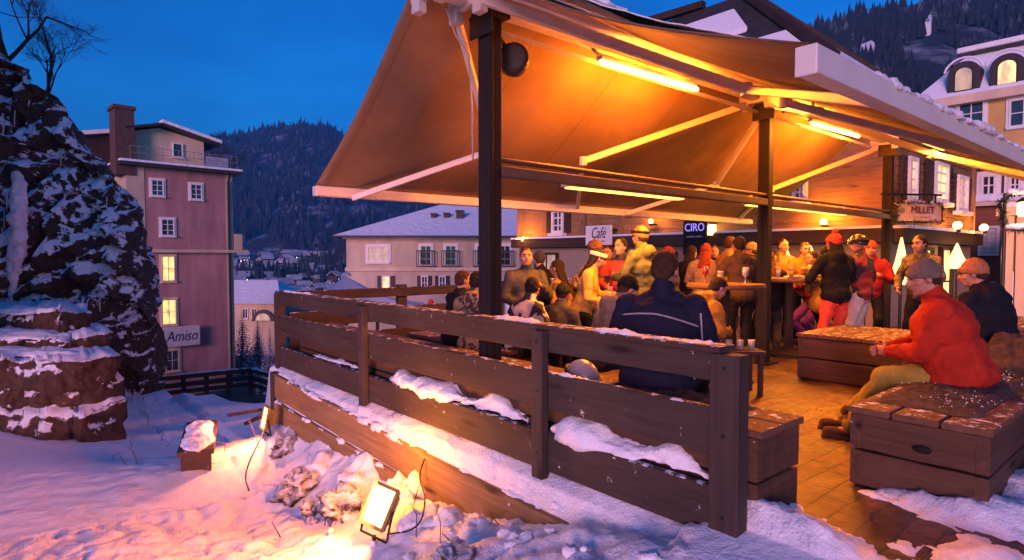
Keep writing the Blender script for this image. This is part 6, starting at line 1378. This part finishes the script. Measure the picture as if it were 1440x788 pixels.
b2 = P(60, 130, d=13.2); bare_tree(b2 - V((0, 0, .5)), 3.0, 11, 'leafless bush reaching over the crest of the rock face', (RT * .5)[:2], .045)
for u, v, d, h, lb in ((312, 178, 62, 9, 'faint leafless tree crown behind the roof of the pink block'), (285, 190, 60, 9, 'faint leafless tree crown left above the pink block roof')):
    p = P(u, v, d=d); z0 = p.z - h * .8; t = bare_tree((p.x, p.y, z0), h, int(u), lb, rad=.12)
# ------------------------------------------------------------------ the air of the valley
HAZE = 1
if HAZE:
    m, nt, b = newmat('evening_air'); nt.nodes.remove(b); pv = nt.nodes.new('ShaderNodeVolumePrincipled'); pv.inputs['Color'].default_value = (.08, .42, 1., 1); pv.inputs['Density'].default_value = .00028
    nt.links.new(pv.outputs[0], nt.nodes['Material Output'].inputs['Volume'])
    kind(MB().obox(FW * 1095 + V((0, 0, 190)), FW * 1155, RT * 4600, V((0, 0, 255))).build('haze', m), 'stuff')
# ------------------------------------------------------------------ light of the blue hour
w = D.worlds.new('World'); scene.world = w; w.use_nodes = True; nt = w.node_tree; bg = nt.nodes['Background']
sky = nt.nodes.new('ShaderNodeTexSky'); sky.sky_type = 'NISHITA'; sky.sun_disc = False
SUN_EL, SUN_AZ = R(8), R(210)      # low afterglow behind the camera, to its left
sky.sun_elevation = SUN_EL; sky.sun_rotation = R(90) - SUN_AZ; sky.ozone_density = 4.5; sky.air_density = 1.2; sky.dust_density = .3
mx = nt.nodes.new('ShaderNodeMix'); mx.data_type = 'RGBA'; mx.blend_type = 'MULTIPLY'; mx.inputs['Factor'].default_value = 1; mx.inputs['B'].default_value = (.02, .56, 1.18, 1)
cn = nd(nt, 'ShaderNodeTexNoise', Scale=2.2, Detail=6., Roughness=.55, Distortion=.4); nt.links.new(coords(nt, (1, 1, 3.2), 'Generated'), cn.inputs['Vector'])   # thin evening cloud
m2 = nt.nodes.new('ShaderNodeMix'); m2.data_type = 'RGBA'; m2.blend_type = 'MULTIPLY'; m2.inputs['Factor'].default_value = 1
nt.links.new(sky.outputs['Color'], m2.inputs['A']); nt.links.new(ramp(nt, cn.outputs['Fac'], [(.32, (.78, .78, .8)), (.5, (1, 1, 1)), (.72, (1.9, 1.35, 1.2))]), m2.inputs['B']); nt.links.new(m2.outputs['Result'], mx.inputs['A']); nt.links.new(mx.outputs['Result'], bg.inputs['Color']); bg.inputs['Strength'].default_value = .075
sl = D.lights.new('sun', 'SUN'); so = D.objects.new('sun', sl); col.objects.link(so); sl.energy = 1.15; sl.angle = R(20); sl.color = (1, .40, .53)
so.rotation_euler = (V((0, 0, 0)) - V((math.cos(SUN_AZ) * math.cos(SUN_EL), math.sin(SUN_AZ) * math.cos(SUN_EL), math.sin(SUN_EL)))).to_track_quat('-Z', 'Y').to_euler()
vs = scene.view_settings; vs.view_transform = 'Standard'; vs.look = 'None'; vs.exposure = 1.4; vs.gamma = 1
scene.cycles.use_denoising = True; scene.cycles.max_bounces = 6; scene.cycles.diffuse_bounces = 3; scene.cycles.glossy_bounces = 2; scene.cycles.sample_clamp_indirect = 4
for o in D.objects:
    if '_o' in o: del o['_o']
